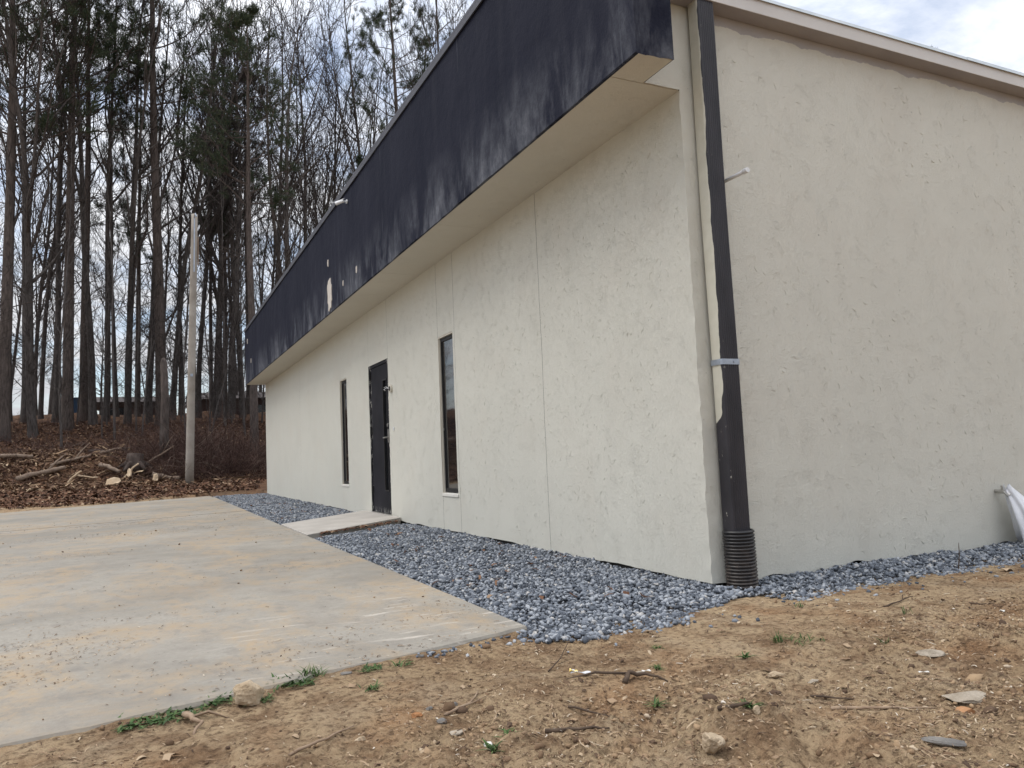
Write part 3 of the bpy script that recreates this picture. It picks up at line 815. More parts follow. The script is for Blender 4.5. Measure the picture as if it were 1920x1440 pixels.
# door
y0, y1, z0, z1 = OPEN['door']
d = MB()
vy0, vy1, vz0, vz1 = 6.60, 6.775, 0.36, 1.90
dx0, dx1 = 0.018, 0.060
d.box(dx0, dx1, vy1, y1 - 0.045, z0 + 0.012, z1 - 0.045); d.box(dx0, dx1, y0 + 0.045, vy0, z0 + 0.012, z1 - 0.045)
d.box(dx0, dx1, vy0, vy1, z0 + 0.012, vz0); d.box(dx0, dx1, vy0, vy1, vz1, z1 - 0.045)
door = d.build('door', M['door'], bld)
m_ = MB(); m_.box(0.006, 0.075, y0 + 0.002, y0 + 0.042, z0, z1 - 0.002); m_.box(0.006, 0.075, y1 - 0.042, y1 - 0.002, z0, z1 - 0.002); m_.box(0.0065, 0.075, y0 + 0.0425, y1 - 0.0425, z1 - 0.042, z1 - 0.002)
m_.build('frame', M['door'], door)
m_ = MB(); m_.box(0.036, 0.044, vy0, vy1, vz0, vz1); m_.build('glass', M['glass'], door)
m_ = MB()
m_.box(0.012, 0.035, vy0 - 0.012, vy0 + 0.006, vz0 - 0.012, vz1 + 0.012); m_.box(0.012, 0.035, vy1 - 0.006, vy1 + 0.012, vz0 - 0.012, vz1 + 0.012)
m_.box(0.012, 0.035, vy0 + 0.0065, vy1 - 0.0065, vz0 - 0.012, vz0 + 0.006); m_.box(0.012, 0.035, vy0 + 0.0065, vy1 - 0.0065, vz1 - 0.006, vz1 + 0.012)
m_.build('glazing_bead', M['frame_dark'], door)
for hz in (0.30, 1.17, 1.98):
    m_ = MB(); m_.tube([(0.002, y1 - 0.046, hz), (0.002, y1 - 0.046, hz + 0.11)], 0.012, 8); m_.box(0.003, 0.016, y1 - 0.075, y1 - 0.02, hz, hz + 0.11)
    m_.build('hinge', M['frame_dark'], door)
m_ = MB(); m_.box(0.006, 0.018, y0 + 0.055, y0 + 0.105, 1.02, 1.20)
m_.tube([(0.014, y0 + 0.08, 1.09), (-0.035, y0 + 0.08, 1.09)], 0.011, 8); m_.tube([(-0.036, y0 + 0.08, 1.09), (-0.040, y0 + 0.13, 1.09), (-0.036, y0 + 0.185, 1.088)], [0.010, 0.009, 0.008], 8)
m_.build('handle', M['metal_worn'], door)
m_ = MB(); m_.tube([(0.018, y0 + 0.08, 1.26), (-0.004, y0 + 0.08, 1.26)], 0.024, 12); m_.build('lock', M['metal_worn'], door)
m_ = MB(); m_.box(-0.014, 0.08, y0 + 0.003, y1 - 0.003, z0 - 0.030, z0 + 0.006); m_.build('threshold', M['metal_worn'], door)
m_ = MB(); m_.box(0.078, 0.10, y0, y1, z0 + 0.01, z1); m_.build('backing', M['frame_dark'], door)

# thin ragged caulk flakes round the door opening
# small round electrical box with loose conduit end beside the door, and a doorbell
eb = empty('junction_box', (0, 6.30, 1.74)); tag(eb, 'small round electrical box with wire ends on the wall beside the door', 'electrical box')
m_ = MB(); m_.tube([(0.004, 0, 0), (-0.028, 0, 0)], 0.052, 20); m_.build('cover', M['soffit'], eb, 0.003)
m_ = MB(); m_.tube([(-0.0285, 0, 0), (-0.033, 0, 0)], 0.032, 16); m_.build('opening', M['frame_dark'], eb)
m_ = MB(); m_.tube([(-0.033, 0, 0.0), (-0.07, 0.02, 0.01), (-0.09, 0.06, -0.01), (-0.06, 0.10, -0.02)], 0.0035, 5)
m_.tube([(-0.033, 0.01, 0.0), (-0.06, 0.05, 0.03), (-0.08, 0.09, 0.02)], 0.003, 5); m_.build('wire', M['white_plastic'], eb)
m_ = MB(); m_.box(-0.014, 0.004, 6.225, 6.255, 1.17, 1.215)
db = m_.build('doorbell', M['white_plastic'], None, 0.004); tag(db, 'tiny white doorbell button on cream wall right of the door', 'doorbell')

# downspout, strap and corrugated drain
ds = empty('downspout', (0.16, -0.07, 0.0)); tag(ds, 'dark ribbed downspout with unpainted cream side at the building corner', 'downspout')
def pspout():
    x0, x1, yy0, yy1 = 0.090, 0.224, -0.112, -0.014
    prof = []
    base = rrect(x0, x1, yy0, yy1, 0.014, 4)
    # front face ribs
    out = []
    for i, (a, b) in enumerate(base):
        out.append((a, b))
        if i == 14:            # end of the x0/y0 corner, front face follows
            for k in range(1, 28):
                q = x0 + 0.014 + (x1 - x0 - 0.028) * k / 28
                out.append((q, yy0 + (0.0028 if (k // 2) % 2 else 0.0)))
    zs_ = np.linspace(0.235, 3.562, 60)
    v = []
    for z in zs_:
        dx = 0.0025 * math.sin(z * 2.1) 
        v += [(a + dx - 0.16, b + 0.07 + 0.0015 * math.sin(z * 3.3), z) for a, b in out]
    n_ = len(out)
    f = [(r * n_ + i, r * n_ + (i + 1) % n_, (r + 1) * n_ + (i + 1) % n_, (r + 1) * n_ + i) for r in range(len(zs_) - 1) for i in range(n_)]
    return v, f
v, f = pspout(); mesh_obj('pipe', v, f, M['downspout'], ds)
def strap(z, name='strap'):
    o_ = rrect(0.085, 0.230, -0.118, -0.010, 0.015, 4)
    v = [(a - 0.16, b + 0.07, z) for a, b in o_] + [(a - 0.16, b + 0.07, z + 0.034) for a, b in o_]
    n_ = len(o_); f = [(i, (i + 1) % n_, (i + 1) % n_ + n_, i + n_) for i in range(n_)]
    o = mesh_obj(name, v, f, M['galv'], ds)
    mod = o.modifiers.new('t', 'SOLIDIFY'); mod.thickness = 0.003
    mm = MB(); mm.tube([(0.02, -0.0495, z + 0.017), (0.02, -0.053, z + 0.017)], 0.006, 8)
    mm.build('screw', M['galv'], o)
strap(1.268)
# spin the corrugated sleeve
cz = []
zz = -0.06
while zz < 0.285:
    cz += [(zz, 0.079), (zz + 0.004, 0.0875), (zz + 0.010, 0.0895), (zz + 0.0145, 0.0875), (zz + 0.0165, 0.079)]; zz += 0.0195
cz.append((zz, 0.082)); cz.append((zz + 0.001, 0.078)); cz.append((zz - 0.05, 0.076))
n_ = 40; v = []
for z, r in cz:
    sh = -0.006 - 0.03 * (0.29 - z) * 0.3
    v += [(r * math.cos(2 * math.pi * i / n_) * 1.02, sh + r * 0.93 * math.sin(2 * math.pi * i / n_), z) for i in range(n_)]
f = [(r * n_ + i, r * n_ + (i + 1) % n_, (r + 1) * n_ + (i + 1) % n_, (r + 1) * n_ + i) for r in range(len(cz) - 1) for i in range(n_)]
sl = mesh_obj('drain_sleeve', v, f, M['drain'], ds, True)
sl.location = (0.001, 0.004, 0.0); sl.scale = (1.05, 1.05, 1.0)

# PVC stub on the side wall
m_ = MB()
stub = empty('pvc_pipe_stub', (0.29, 0.0, 2.44)); tag(stub, 'short white capped pipe poking out of the side wall behind the downspout', 'pipe')
m_.tube([(0, 0.02, 0), (0.0, -0.215, 0.0)], 0.0125, 14); m_.build('pipe', M['white_plastic'], stub, 0, True)
m_ = MB(); m_.tube([(0, -0.195, 0), (0, -0.232, 0)], 0.0165, 14); m_.build('cap', M['white_plastic'], stub, 0.002)

# bullet camera on the fascia
sc_ = empty('security_camera', (-0.535, 6.33, 4.29)); sc_.scale = (0.56, 0.56, 0.56); tag(sc_, 'white bullet security camera fixed near the top of the navy fascia', 'security camera')
m_ = MB(); m_.tube([(0.006, 0, 0), (-0.02, 0, 0)], 0.05, 18); m_.tube([(-0.02, 0, 0), (-0.12, -0.01, -0.01)], 0.020, 10); m_.build('bracket', M['white_plastic'], sc_, 0.003)
m_ = MB(); m_.tube([(-0.09, -0.05, -0.005), (-0.25, 0.09, -0.055)], [0.040, 0.043], 18); m_.build('body', M['white_plastic'], sc_, 0.004)
m_ = MB(); m_.tube([(-0.2502, 0.0902, -0.0552), (-0.262, 0.1, -0.058)], 0.037, 18); m_.build('lens', M['lens'], sc_)
m_ = MB(); m_.add([(-0.08, -0.095, 0.045), (-0.125, 0.005, 0.045), (-0.31, 0.16, -0.012), (-0.24, 0.05, -0.012)] + [(-0.08, -0.095, 0.050), (-0.125, 0.005, 0.050), (-0.31, 0.16, -0.007), (-0.24, 0.05, -0.007)],
                  [(0, 1, 2, 3), (7, 6, 5, 4), (0, 4, 5, 1), (1, 5, 6, 2), (2, 6, 7, 3), (3, 7, 4, 0)]); m_.build('hood', M['white_plastic'], sc_)

# plastic film hanging from a spigot at the right edge
sp = empty('wall_spigot', (2.72, 0.0, 0.36)); tag(sp, 'wall spigot wrapped in thin white plastic at the right edge', 'spigot')
m_ = MB(); m_.tube([(0, 0.01, 0), (0, -0.07, -0.005), (0.0, -0.10, -0.035)], 0.016, 8); m_.tube([(0, -0.05, 0), (0, -0.05, 0.04)], 0.008, 8); m_.build('tap', M['metal_worn'], sp)
ns, nt = 60, 44; v = []
for i in range(nt):
    tt = i / (nt - 1)
    cx = 0.02 + 0.25 * tt ** 0.9; cy = -0.08 - 0.10 * tt; czz = 0.03 - 0.43 * tt ** 0.9
    rw = 0.030 + 0.21 * tt ** 0.85
    for j in range(ns):
        a = 2 * math.pi * j / ns
        rr = rw * (1 + 0.10 * math.sin(a * 6 + 2 * tt) + 0.07 * math.sin(a * 11 + 5 * tt) + 0.05 * math.sin(9 * tt + a * 3))
        v.append((cx + rr * math.cos(a), cy + rr * 0.5 * math.sin(a), max(czz + 0.02 * math.sin(a * 3 + 7 * tt), -0.385)))
f = [(r * ns + i, r * ns + (i + 1) % ns, (r + 1) * ns + (i + 1) % ns, (r + 1) * ns + i) for r in range(nt - 1) for i in range(ns)]
mesh_obj('plastic_wrap', v, f, M['film'], sp, True)

# ------------------------------------------------------------------ gravel
_ico = None
def ico():
    g = (1 + 5 ** 0.5) / 2
    v = np.array([(-1, g, 0), (1, g, 0), (-1, -g, 0), (1, -g, 0), (0, -1, g), (0, 1, g), (0, -1, -g), (0, 1, -g), (g, 0, -1), (g, 0, 1), (-g, 0, -1), (-g, 0, 1)], float)
    v /= np.linalg.norm(v[0])
    f = np.array([(0, 11, 5), (0, 5, 1), (0, 1, 7), (0, 7, 10), (0, 10, 11), (1, 5, 9), (5, 11, 4), (11, 10, 2), (10, 7, 6), (7, 1, 8), (3, 9, 4), (3, 4, 2), (3, 2, 6), (3, 6, 8), (3, 8, 9), (4, 9, 5), (2, 4, 11), (6, 2, 10), (8, 6, 7), (9, 8, 1)])
    return v, f
def rot_batch(n, rng, tilt=1.0):
    a = rng.uniform(0, 2 * math.pi, n); b = rng.normal(0, 0.35 * tilt, n); c = rng.normal(0, 0.35 * tilt, n)
    ca, sa, cb, sb, cc, sc2 = np.cos(a), np.sin(a), np.cos(b), np.sin(b), np.cos(c), np.sin(c)
    Rz = np.zeros((n, 3, 3)); Rz[:, 0, 0] = ca; Rz[:, 0, 1] = -sa; Rz[:, 1, 0] = sa; Rz[:, 1, 1] = ca; Rz[:, 2, 2] = 1
    Rx = np.zeros((n, 3, 3)); Rx[:, 0, 0] = 1; Rx[:, 1, 1] = cb; Rx[:, 1, 2] = -sb; Rx[:, 2, 1] = sb; Rx[:, 2, 2] = cb
    Ry = np.zeros((n, 3, 3)); Ry[:, 0, 0] = cc; Ry[:, 0, 2] = sc2; Ry[:, 1, 1] = 1; Ry[:, 2, 0] = -sc2; Ry[:, 2, 2] = cc
    return Rz @ Rx @ Ry
def stones(P, size, rng, flat=(0.35, 0.75), elong=(0.45, 0.85)):
    n = len(P); v, f = ico()
    V = np.repeat(v[None], n, 0) * (1 + rng.uniform(-0.36, 0.36, (n, 12, 1)))
    S = np.stack([size, size * rng.uniform(*elong, n), size * rng.uniform(*flat, n)], -1) * 0.5
    V = V * S[:, None, :]
    V = np.einsum('nij,nkj->nki', rot_batch(n, rng, 1.3), V) + P[:, None, :]
    F = f[None] + (np.arange(n) * 12)[:, None, None]
    return V.reshape(-1, 3), F.reshape(-1, 3)
def grav_front(x):        # ragged front edge of the gravel, y of the rim
    pts_x = [-1.50, -1.45, -1.3, -1.0, -0.74, -0.5, -0.28, 0.0, 0.1, 0.2, 0.7, 1.2, 1.9, 3, 6]
    pts_y = [-0.50, -0.62, -0.68, -0.66, -0.64, -0.48, -0.37, -0.30, -0.50, -0.56, -0.50, -0.47, -0.53, -0.55, -0.55]
    return np.interp(x, pts_x, pts_y)
rng = np.random.default_rng(3)
pts = []
def scatter(x0, x1, y0, y1, dens):
    n = int((x1 - x0) * (y1 - y0) * dens)
    return np.stack([rng.uniform(x0, x1, n), rng.uniform(y0, y1, n)], -1)
A = scatter(-1.5, 0.02, -0.85, 5.9, 3900)
Bp = scatter(0.02, 3.6, -0.85, 0.02, 3900)
Cc = scatter(-1.42, 0.02, 5.9, 18.9, 1500)
def keep(P):
    x, y = P[:, 0], P[:, 1]
    e = grav_front(x) + 0.045 * vnoise(x * 9, y * 9, 0) + rng.normal(0, 0.022, len(P))
    k = (y > e)
    k &= ~((x < -1.395) & (y > sy(x) - 0.01))
    k &= (x < 0.0) | (y < -0.004)
    k &= ~((x > 0.05) & (x < 0.27) & (y > -0.20) & (y < 0.02))
    wy0 = 5.06 + (x + 1.385) * 0.70; wy1 = 6.86 + (x + 1.385) * 0.725
    k &= ~((y > wy0 - 0.01) & (y < wy1 + 0.01) & (x < 0.01))
    return P[k]
PA = keep(np.concatenate([A, Bp])); PC = keep(Cc)
def dress(P, smin, smax):
    n = len(P); sz = rng.uniform(smin, smax, n) * np.where(rng.random(n) < 0.10, 1.4, 1.0)
    x, y = P[:, 0], P[:, 1]
    hump = 0.012 * fbm(x * 3, y * 3, 6, 2)
    dip = -0.065 * np.exp(-np.clip((5.06 + (x + 1.385) * 0.70) - y, 0, 9) / 0.15) * (y < 6)
    edge = np.clip((y - grav_front(x)) / 0.14, 0, 1)
    gz = ground_h(x, y); bedz = np.where((y > -0.42) & (x < 0.0), -0.044, gz - 0.004)
    bedz = np.where(x > 0, np.maximum(gz, -0.075 + 0.02 * edge) - 0.006, bedz)
    z = bedz + hump + dip + rng.uniform(0.0, 0.026, n) * edge + 0.004
    return stones(np.stack([x, y, z], -1), sz, rng)
v1, f1 = dress(PA, 0.013, 0.036); v2, f2 = dress(PC, 0.024, 0.046)
stray = np.stack([rng.uniform(-1.6, 2.6, 110), rng.uniform(-0.80, -0.55, 110)], -1)
stray[:40, 0] = rng.uniform(-2.0, -1.4, 40); stray[:40, 1] = sy(stray[:40, 0]) - np.abs(rng.normal(0, 0.05, 40)) - 0.03
zs_ = ground_h(stray[:, 0], stray[:, 1]) + 0.004
v3, f3 = stones(np.column_stack([stray, zs_]), rng.uniform(0.012, 0.034, len(stray)), rng)
grav = mesh_obj('gravel', np.concatenate([v1, v2, v3]), np.concatenate([f1, f2 + len(v1), f3 + len(v1) + len(v2)]), M['stone'])
tag(grav, 'blue grey crushed stone strip along the foot of the walls', 'gravel', kind='stuff')

# ------------------------------------------------------------------ litter: straw, chips, crumbs
def chips(P, Ln, Wd, rng, lift=0.5, tilt=0.6):
    """thin bent three-segment flakes"""
    n = len(P)
    base = np.array([[-0.5, -0.5, 0], [-0.5, 0.5, 0], [-0.15, 0.55, 1], [-0.15, -0.5, 1], [0.2, 0.45, 0.9], [0.2, -0.55, 0.9], [0.5, 0.3, 0.0], [0.5, -0.3, 0.0]])
    V = np.repeat(base[None], n, 0) + rng.uniform(-0.08, 0.08, (n, 8, 3)) * [1, 1, 0.4]
    V = V * np.stack([Ln, Wd, Wd * lift + Ln * 0.06], -1)[:, None, :]
    V[:, :, 1] += (V[:, :, 0] ** 2) * (rng.normal(0, 3.0, n) / np.maximum(Ln, 0.01) * 0.3)[:, None]
    V = np.einsum('nij,nkj->nki', rot_batch(n, rng, tilt), V) + P[:, None, :]
    f = np.array([(0, 3, 2, 1), (3, 5, 4, 2), (5, 7, 6, 4)])
    F = f[None] + (np.arange(n) * 8)[:, None, None]
    return V.reshape(-1, 3), F.reshape(-1, 4)
def dirt_pts(n, y0=-3.4, y1=-0.5, x0=-4.4, x1=3.2, power=1.0):
    P = np.stack([rng.uniform(x0, x1, n), rng.uniform(y0, y1, n)], -1)
    x, y = P[:, 0], P[:, 1]
    w = 0.35 + 0.65 * smooth(-0.35, 0.6, fbm(x * 1.5, y * 1.5, 8, 3)); w = w * (0.30 + 0.70 * smooth(-0.8, -1.7, y))
    k = (rng.random(n) < w ** power)
    k &= ~((x < -1.38) & (y > sy(x) - 0.025)); k &= (y < grav_front(x) - 0.02) | (x < -1.5)
    return P[k]
P = dirt_pts(75000)
Ln = rng.gamma(2.4, 0.0055, len(P)) + 0.005; Wd = np.minimum(rng.uniform(0.0012, 0.0045, len(P)), Ln * 0.5)
v1, f1 = chips(np.column_stack([P, ground_h(P[:, 0], P[:, 1]) + 0.002]), Ln, Wd, rng)
P2 = dirt_pts(3200)
Ln = rng.gamma(2.2, 0.0048, len(P2)) + 0.007; Wd = Ln * rng.uniform(0.3, 0.7, len(P2))
v2, f2 = chips(np.column_stack([P2, ground_h(P2[:, 0], P2[:, 1]) + 0.003]), Ln, Wd, rng, 0.25)
# debris blown on the apron: drifts
def slab_pts(n, x0, x1, y0, y1, thr, sc=(0.6, 2.0)):
    P = np.stack([rng.uniform(x0, x1, n), rng.uniform(y0, y1, n)], -1)
    x, y = P[:, 0], P[:, 1]
    u, w_ = x * 0.96 + y * 0.26, -x * 0.26 + y * 0.96
    k = fbm(u * sc[0], w_ * sc[1], 12, 3) > thr + rng.normal(0, 0.25, n)
    k &= slab_inside(x, y, 0.02)
    return P[k]
P3 = np.concatenate([slab_pts(7000, -4.6, -1.45, -0.9, 1.2, 0.36, (0.9, 2.4)), slab_pts(26000, -7, -1.45, 1.2, 14, 0.50, (0.9, 1.6))])
d3 = np.hypot(P3[:, 0] + 3, P3[:, 1] + 3.6)
Ln = (rng.gamma(1.8, 0.006, len(P3)) + 0.005) * (0.6 + d3 * 0.07); Wd = np.minimum(rng.uniform(0.0015, 0.005, len(P3)), Ln * 0.3)
v3, f3 = chips(np.column_stack([P3, np.full(len(P3), 0.002)]), Ln, Wd, rng, 0.4, 0.15)
o = len(v1); litter = mesh_obj('litter', np.concatenate([v1, v2, v3]), np.concatenate([f1, f2 + len(v1), f3 + len(v1) + len(v2)]), M['litter'])
litter.data.materials[0] = M['litter']; tag(litter, 'straw bits and wood chips strewn over dirt and concrete', 'litter', kind='stuff')
# crumbs: little clods and pebbles
P = dirt_pts(22000); sz = rng.gamma(1.6, 0.0038, len(P)) + 0.003
va, fa = stones(np.column_stack([P, ground_h(P[:, 0], P[:, 1]) + sz * 0.15]), sz, rng)
n = 420
P = np.stack([rng.uniform(-6.5, -1.45, n), rng.uniform(-0.9, 11, n)], -1); P = P[slab_inside(P[:, 0], P[:, 1], 0.03)]
sz = rng.gamma(1.3, 0.0045, len(P)) + 0.004; sz *= 0.7 + 0.05 * P[:, 1]
vb, fb = stones(np.column_stack([P, sz * 0.25]), sz, rng)
P = dirt_pts(9000, -3.4, -0.75); P = P[fbm(P[:, 0] * 2.6, P[:, 1] * 2.6, 31, 3) > 0.05]; sz = rng.gamma(2.2, 0.007, len(P)) + 0.008
vc, fc = stones(np.column_stack([P, ground_h(P[:, 0], P[:, 1]) - sz * 0.05]), sz, rng)
crumb = mesh_obj('soil_crumbs', np.concatenate([va, vb, vc]), np.concatenate([fa, fb + len(va), fc + len(va) + len(vb)]), M['crumbs'])
tag(crumb, 'small dark clods and pebbles lying on dirt and concrete', 'soil crumbs', kind='stuff')
# dead leaves caught in the gravel beside the path
P = np.concatenate([np.stack([rng.uniform(-1.2, -0.1, 160), np.zeros(160)], -1)]); P[:, 1] = 5.06 + (P[:, 0] + 1.385) * 0.70 - np.abs(rng.normal(0.03, 0.05, 160))
Q = np.stack([rng.uniform(-1.35, -0.05, 420), rng.uniform(-0.2, 18.5, 420)], -1)
Q = Q[fbm(Q[:, 0] * 2.5, Q[:, 1] * 1.5, 4, 3) > 0.05]
wy0 = 5.06 + (Q[:, 0] + 1.385) * 0.70; wy1 = 6.86 + (Q[:, 0] + 1.385) * 0.725
Q = Q[(Q[:, 1] < wy0 - 0.05) | (Q[:, 1] > wy1 + 0.05)]
P = np.concatenate([P, Q]); Ln = rng.uniform(0.03, 0.08, len(P))
v, f = chips(np.column_stack([P, np.full(len(P), -0.004)]), Ln, Ln * rng.uniform(0.15, 0.5, len(P)), rng, 0.3)
tag(mesh_obj('dead_leaves', v, f, M['leaves']), 'brown dead leaves caught in the gravel beside the path', 'leaves', kind='stuff')

# ------------------------------------------------------------------ individual stones, roots, scraps, weeds
def rock(name, x, y, size, mat, label, seed, sx=1.0, sy_=0.8, sz=0.6, sink=0.25, grp=None, rz=0.0, tilt=0.0, cat='rock'):
    import bmesh
    bm = bmesh.new(); bmesh.ops.create_icosphere(bm, subdivisions=4, radius=0.5)
    V = np.array([v.co[:] for v in bm.verts])
    rr = np.random.default_rng(seed)
    # planar cuts make facets
    for _ in range(13):
        nrm = rr.normal(size=3); nrm /= np.linalg.norm(nrm); dd = rr.uniform(0.27, 0.42)
        q = V @ nrm - dd; V = V - np.where(q > 0, q, 0)[:, None] * nrm[None] * 1.0
    V = V * (1 + 0.07 * fbm(V[:, 0] * 5 + seed, V[:, 1] * 5, V[:, 2] * 5, 3) + 0.035 * fbm(V[:, 0] * 16 + seed, V[:, 1] * 16, V[:, 2] * 16, 3))[:, None]
    V = V * size * np.array([sx, sy_, sz])
    for v, c in zip(bm.verts, V): v.co = c
    me = bpy.data.meshes.new(name); bm.to_mesh(me); bm.free(); me.materials.append(mat)
    o = bpy.data.objects.new(name, me); COL.objects.link(o)
    o.location = (x, y, gh(x, y) + size * sz * (0.42 - sink)); o.rotation_euler = (tilt, tilt * 0.6, rz)
    tag(o, label, cat, grp); return o
rock('rock', -2.665, -0.735, 0.122, M['rock_tan'], 'fist-sized angular tan rock against the concrete edge among weeds', 3, 1.0, 0.8, 0.9, 0.16, rz=0.5, tilt=0.15)
rock('rock', -1.527, -1.785, 0.095, M['rock_tan'], 'ochre angular rock half buried in dirt at the bottom centre right', 8, 1.05, 0.8, 0.8, 0.2, rz=0.9, tilt=0.3)
rock('flat_stone', -0.60, -1.93, 0.165, M['rock_pale'], 'flat pale stone slab lying in the dirt at lower right', 12, 1.0, 0.8, 0.20, 0.22, rz=-0.2)
rock('flat_stone', -0.99, -2.13, 0.115, M['rock_slate'], 'dark slate-grey sliver half buried near the bottom right', 14, 1.1, 0.30, 0.2, 0.25, rz=-0.9)
rock('flat_stone', -0.30, -1.60, 0.12, M['rock_pale'], 'small buff stone bedded in dirt near the right edge', 15, 1.0, 0.5, 0.25, 0.25, rz=-0.5)
rock('clay_clod', -2.20, -1.16, 0.045, M['rock_orange'], 'orange clay clod beside two grey stones in the dirt', 16, 1.1, 0.8, 0.5, 0.2, cat='clod')
rock('flat_stone', -0.72, -2.0, 0.09, M['rock_orange'], 'rust orange clay piece next to the flat pale stone', 17, 1.2, 0.6, 0.3, 0.2, cat='clod')
rock('pebble', -2.142, -1.115, 0.030, M['rock_slate'], 'grey pebble just right of the orange clod', 20, cat='pebble')
rock('pebble', -2.05, -1.105, 0.028, M['rock_slate'], 'second grey pebble right of the orange clod', 21, cat='pebble')
rock('pebble', -2.145, -1.245, 0.034, M['rock_slate'], 'larger blue-grey pebble below the orange clod', 22, cat='pebble')
rock('pebble', -2.405, -1.25, 0.040, M['rock_tan'], 'yellowish stone chip at the lower left of the dirt', 23, 1, 0.7, 0.6, cat='pebble')
rock('pebble', -2.13, -1.33, 0.042, M['rock_pale'], 'cream stone flake below the blue-grey pebble', 24, 1.2, 0.8, 0.35, cat='pebble')
rock('pebble', -2.08, -1.46, 0.030, M['white_bit'], 'white stone near the bottom edge of the dirt', 25, cat='pebble')
rock('pebble', -1.27, -1.70, 0.038, M['rock_tan'], 'small upright tan stone right of the ochre rock', 26, 0.7, 0.6, 1.0, cat='pebble')
rock('pebble', -1.33, -1.16, 0.05, M['rock_pale'], 'flat buff stone beside the white scrap', 27, 1.1, 0.8, 0.35, cat='pebble')
rock('pebble', -2.30, -0.60, 0.05, M['rock_slate'], 'flat dark stone leaning on the concrete edge', 28, 1.1, 0.6, 0.3, cat='pebble')
rock('pebble', -1.98, -0.56, 0.032, M['rock_slate'], 'bluish pebble near the concrete corner', 29, cat='pebble')
rock('pebble', -0.95, -1.46, 0.06, M['rock_tan'], 'buried sandy lump with a dark hole beside it', 30, 1.3, 0.7, 0.5, 0.25, cat='clod')
rock('pebble', -0.88, -1.56, 0.045, M['rock_pale'], 'small pale stone right of the sandy lump', 31, 1.2, 0.6, 0.4, cat='pebble')
# rough heaps of turned clods
cl = []
for i in range(70):
    x = random.uniform(-3.2, 0.8); y = random.uniform(-2.6, -1.15)
    cl.append((x, y, random.uniform(0.02, 0.06)))
Pc = np.array(cl); va, fa = stones(np.column_stack([Pc[:, 0], Pc[:, 1], ground_h(Pc[:, 0], Pc[:, 1])]), Pc[:, 2], rng)

def stick(name, pts, rad, mat, label, grp=None, cat='stick', side=None, n=7):
    m_ = MB(); P_ = []
    for i in range(len(pts) - 1):
        for k in range(4):
            q = k / 4; P_.append([pts[i][j] * (1 - q) + pts[i + 1][j] * q for j in range(3)])
    P_.append(list(pts[-1])); P_ = np.array(P_, float)
    w = np.array([fbm(P_[:, 0] * 30 + 1, P_[:, 1] * 30, j, 2) for j in (1, 5, 9)]).T
    P_ = P_ + w * rad * 0.6
    rr_ = np.linspace(rad, rad * 0.35, len(P_)) * (1 + 0.15 * fbm(np.arange(len(P_)) * 0.8, 0, 3, 2))
    m_.tube(P_, rr_, n)
    for s_ in side or []:
        m_.tube(s_, [rad * 0.5] * (len(s_) - 1) + [rad * 0.15], 5)
    o = m_.build(name, mat, None, 0, True); tag(o, label, cat, grp); return o
def on(x, y, h=0.004): return (x, y, gh(x, y) + h)
stick('root', [on(-2.86, -0.76, 0.0), on(-2.865, -0.80, 0.028), on(-2.85, -0.86, 0.020), on(-2.83, -0.90, 0.022), on(-2.85, -0.945, 0.0)], 0.011, M['root'], 'curved bleached root sticking out of the dirt below the weeds', cat='root',
      side=[[on(-2.86, -0.83, 0.02), on(-2.80, -0.80, 0.02), on(-2.74, -0.83, 0.0)]])
stick('stick', [on(-2.62, -1.28), on(-2.50, -1.22, 0.008), on(-2.40, -1.14, 0.006)], 0.005, M['root'], 'thin pale stick at the lower left of the dirt')
stick('stick', [on(-2.12, -1.20), on(-2.0, -1.13, 0.01), on(-1.93, -1.03, 0.006)], 0.005, M['root'], 'forked pale stalk between the grey pebbles', side=[[on(-2.02, -1.14, 0.01), on(-1.97, -1.12, 0.012), on(-1.92, -1.08, 0.003)]])
stick('stick', [on(-1.62, -0.98), on(-1.52, -0.90, 0.02), on(-1.40, -0.76, 0.035)], 0.003, M['dark_root'], 'thin dark twig rising toward the gravel', side=[[on(-1.55, -0.93, 0.012), on(-1.49, -0.95, 0.03)]])
stick('root', [on(-1.44, -1.22), on(-1.40, -1.19, 0.022), on(-1.34, -1.21, 0.02), on(-1.28, -1.26, 0.0)], 0.010, M['dark_root'], 'short dark root lump in the middle of the dirt', cat='root', side=[[on(-1.40, -1.19, 0.02), on(-1.50, -1.12, 0.02), on(-1.60, -1.08, 0.002)]])
stick('stick', [on(-1.02, -1.76), on(-0.92, -1.82, 0.012), on(-0.86, -1.90, 0.01), on(-0.76, -1.93, 0.002)], 0.006, M['root'], 'crooked stick left of the flat pale stone')
stick('stick', [on(-1.00, -1.66), on(-0.93, -1.70, 0.01), on(-0.80, -1.80, 0.004)], 0.004, M['dark_root'], 'thin dark stick above the crooked one')
stick('stick', [on(0.23, -0.97), on(0.34, -0.95, 0.008), on(0.50, -0.93, 0.016)], 0.005, M['dark_root'], 'dark forked twig on bare dirt near the right wall', side=[[on(0.40, -0.945, 0.01), on(0.47, -0.89, 0.02), on(0.53, -0.86, 0.01)]])
stick('stick', [on(-1.37, -1.64), on(-1.29, -1.66, 0.016), on(-1.23, -1.63, 0.01)], 0.007, M['dark_root'], 'stubby dark stick beside a weed tuft')
stick('stick', [on(-1.72, -1.30), on(-1.66, -1.38, 0.01), on(-1.60, -1.42, 0.004)], 0.004, M['dark_root'], 'slanting dark stick near the bottom centre')
stick('stick', [on(-1.88, -1.44), on(-1.78, -1.47, 0.01), on(-1.70, -1.52, 0.004)], 0.007, M['dark_root'], 'broken dark branch near the bottom edge')
stick('stick', [on(0.55, -1.18), on(0.58, -1.22, 0.006), on(0.66, -1.24, 0.004)], 0.004, M['dark_root'], 'tiny dark twig near the white paper scrap')
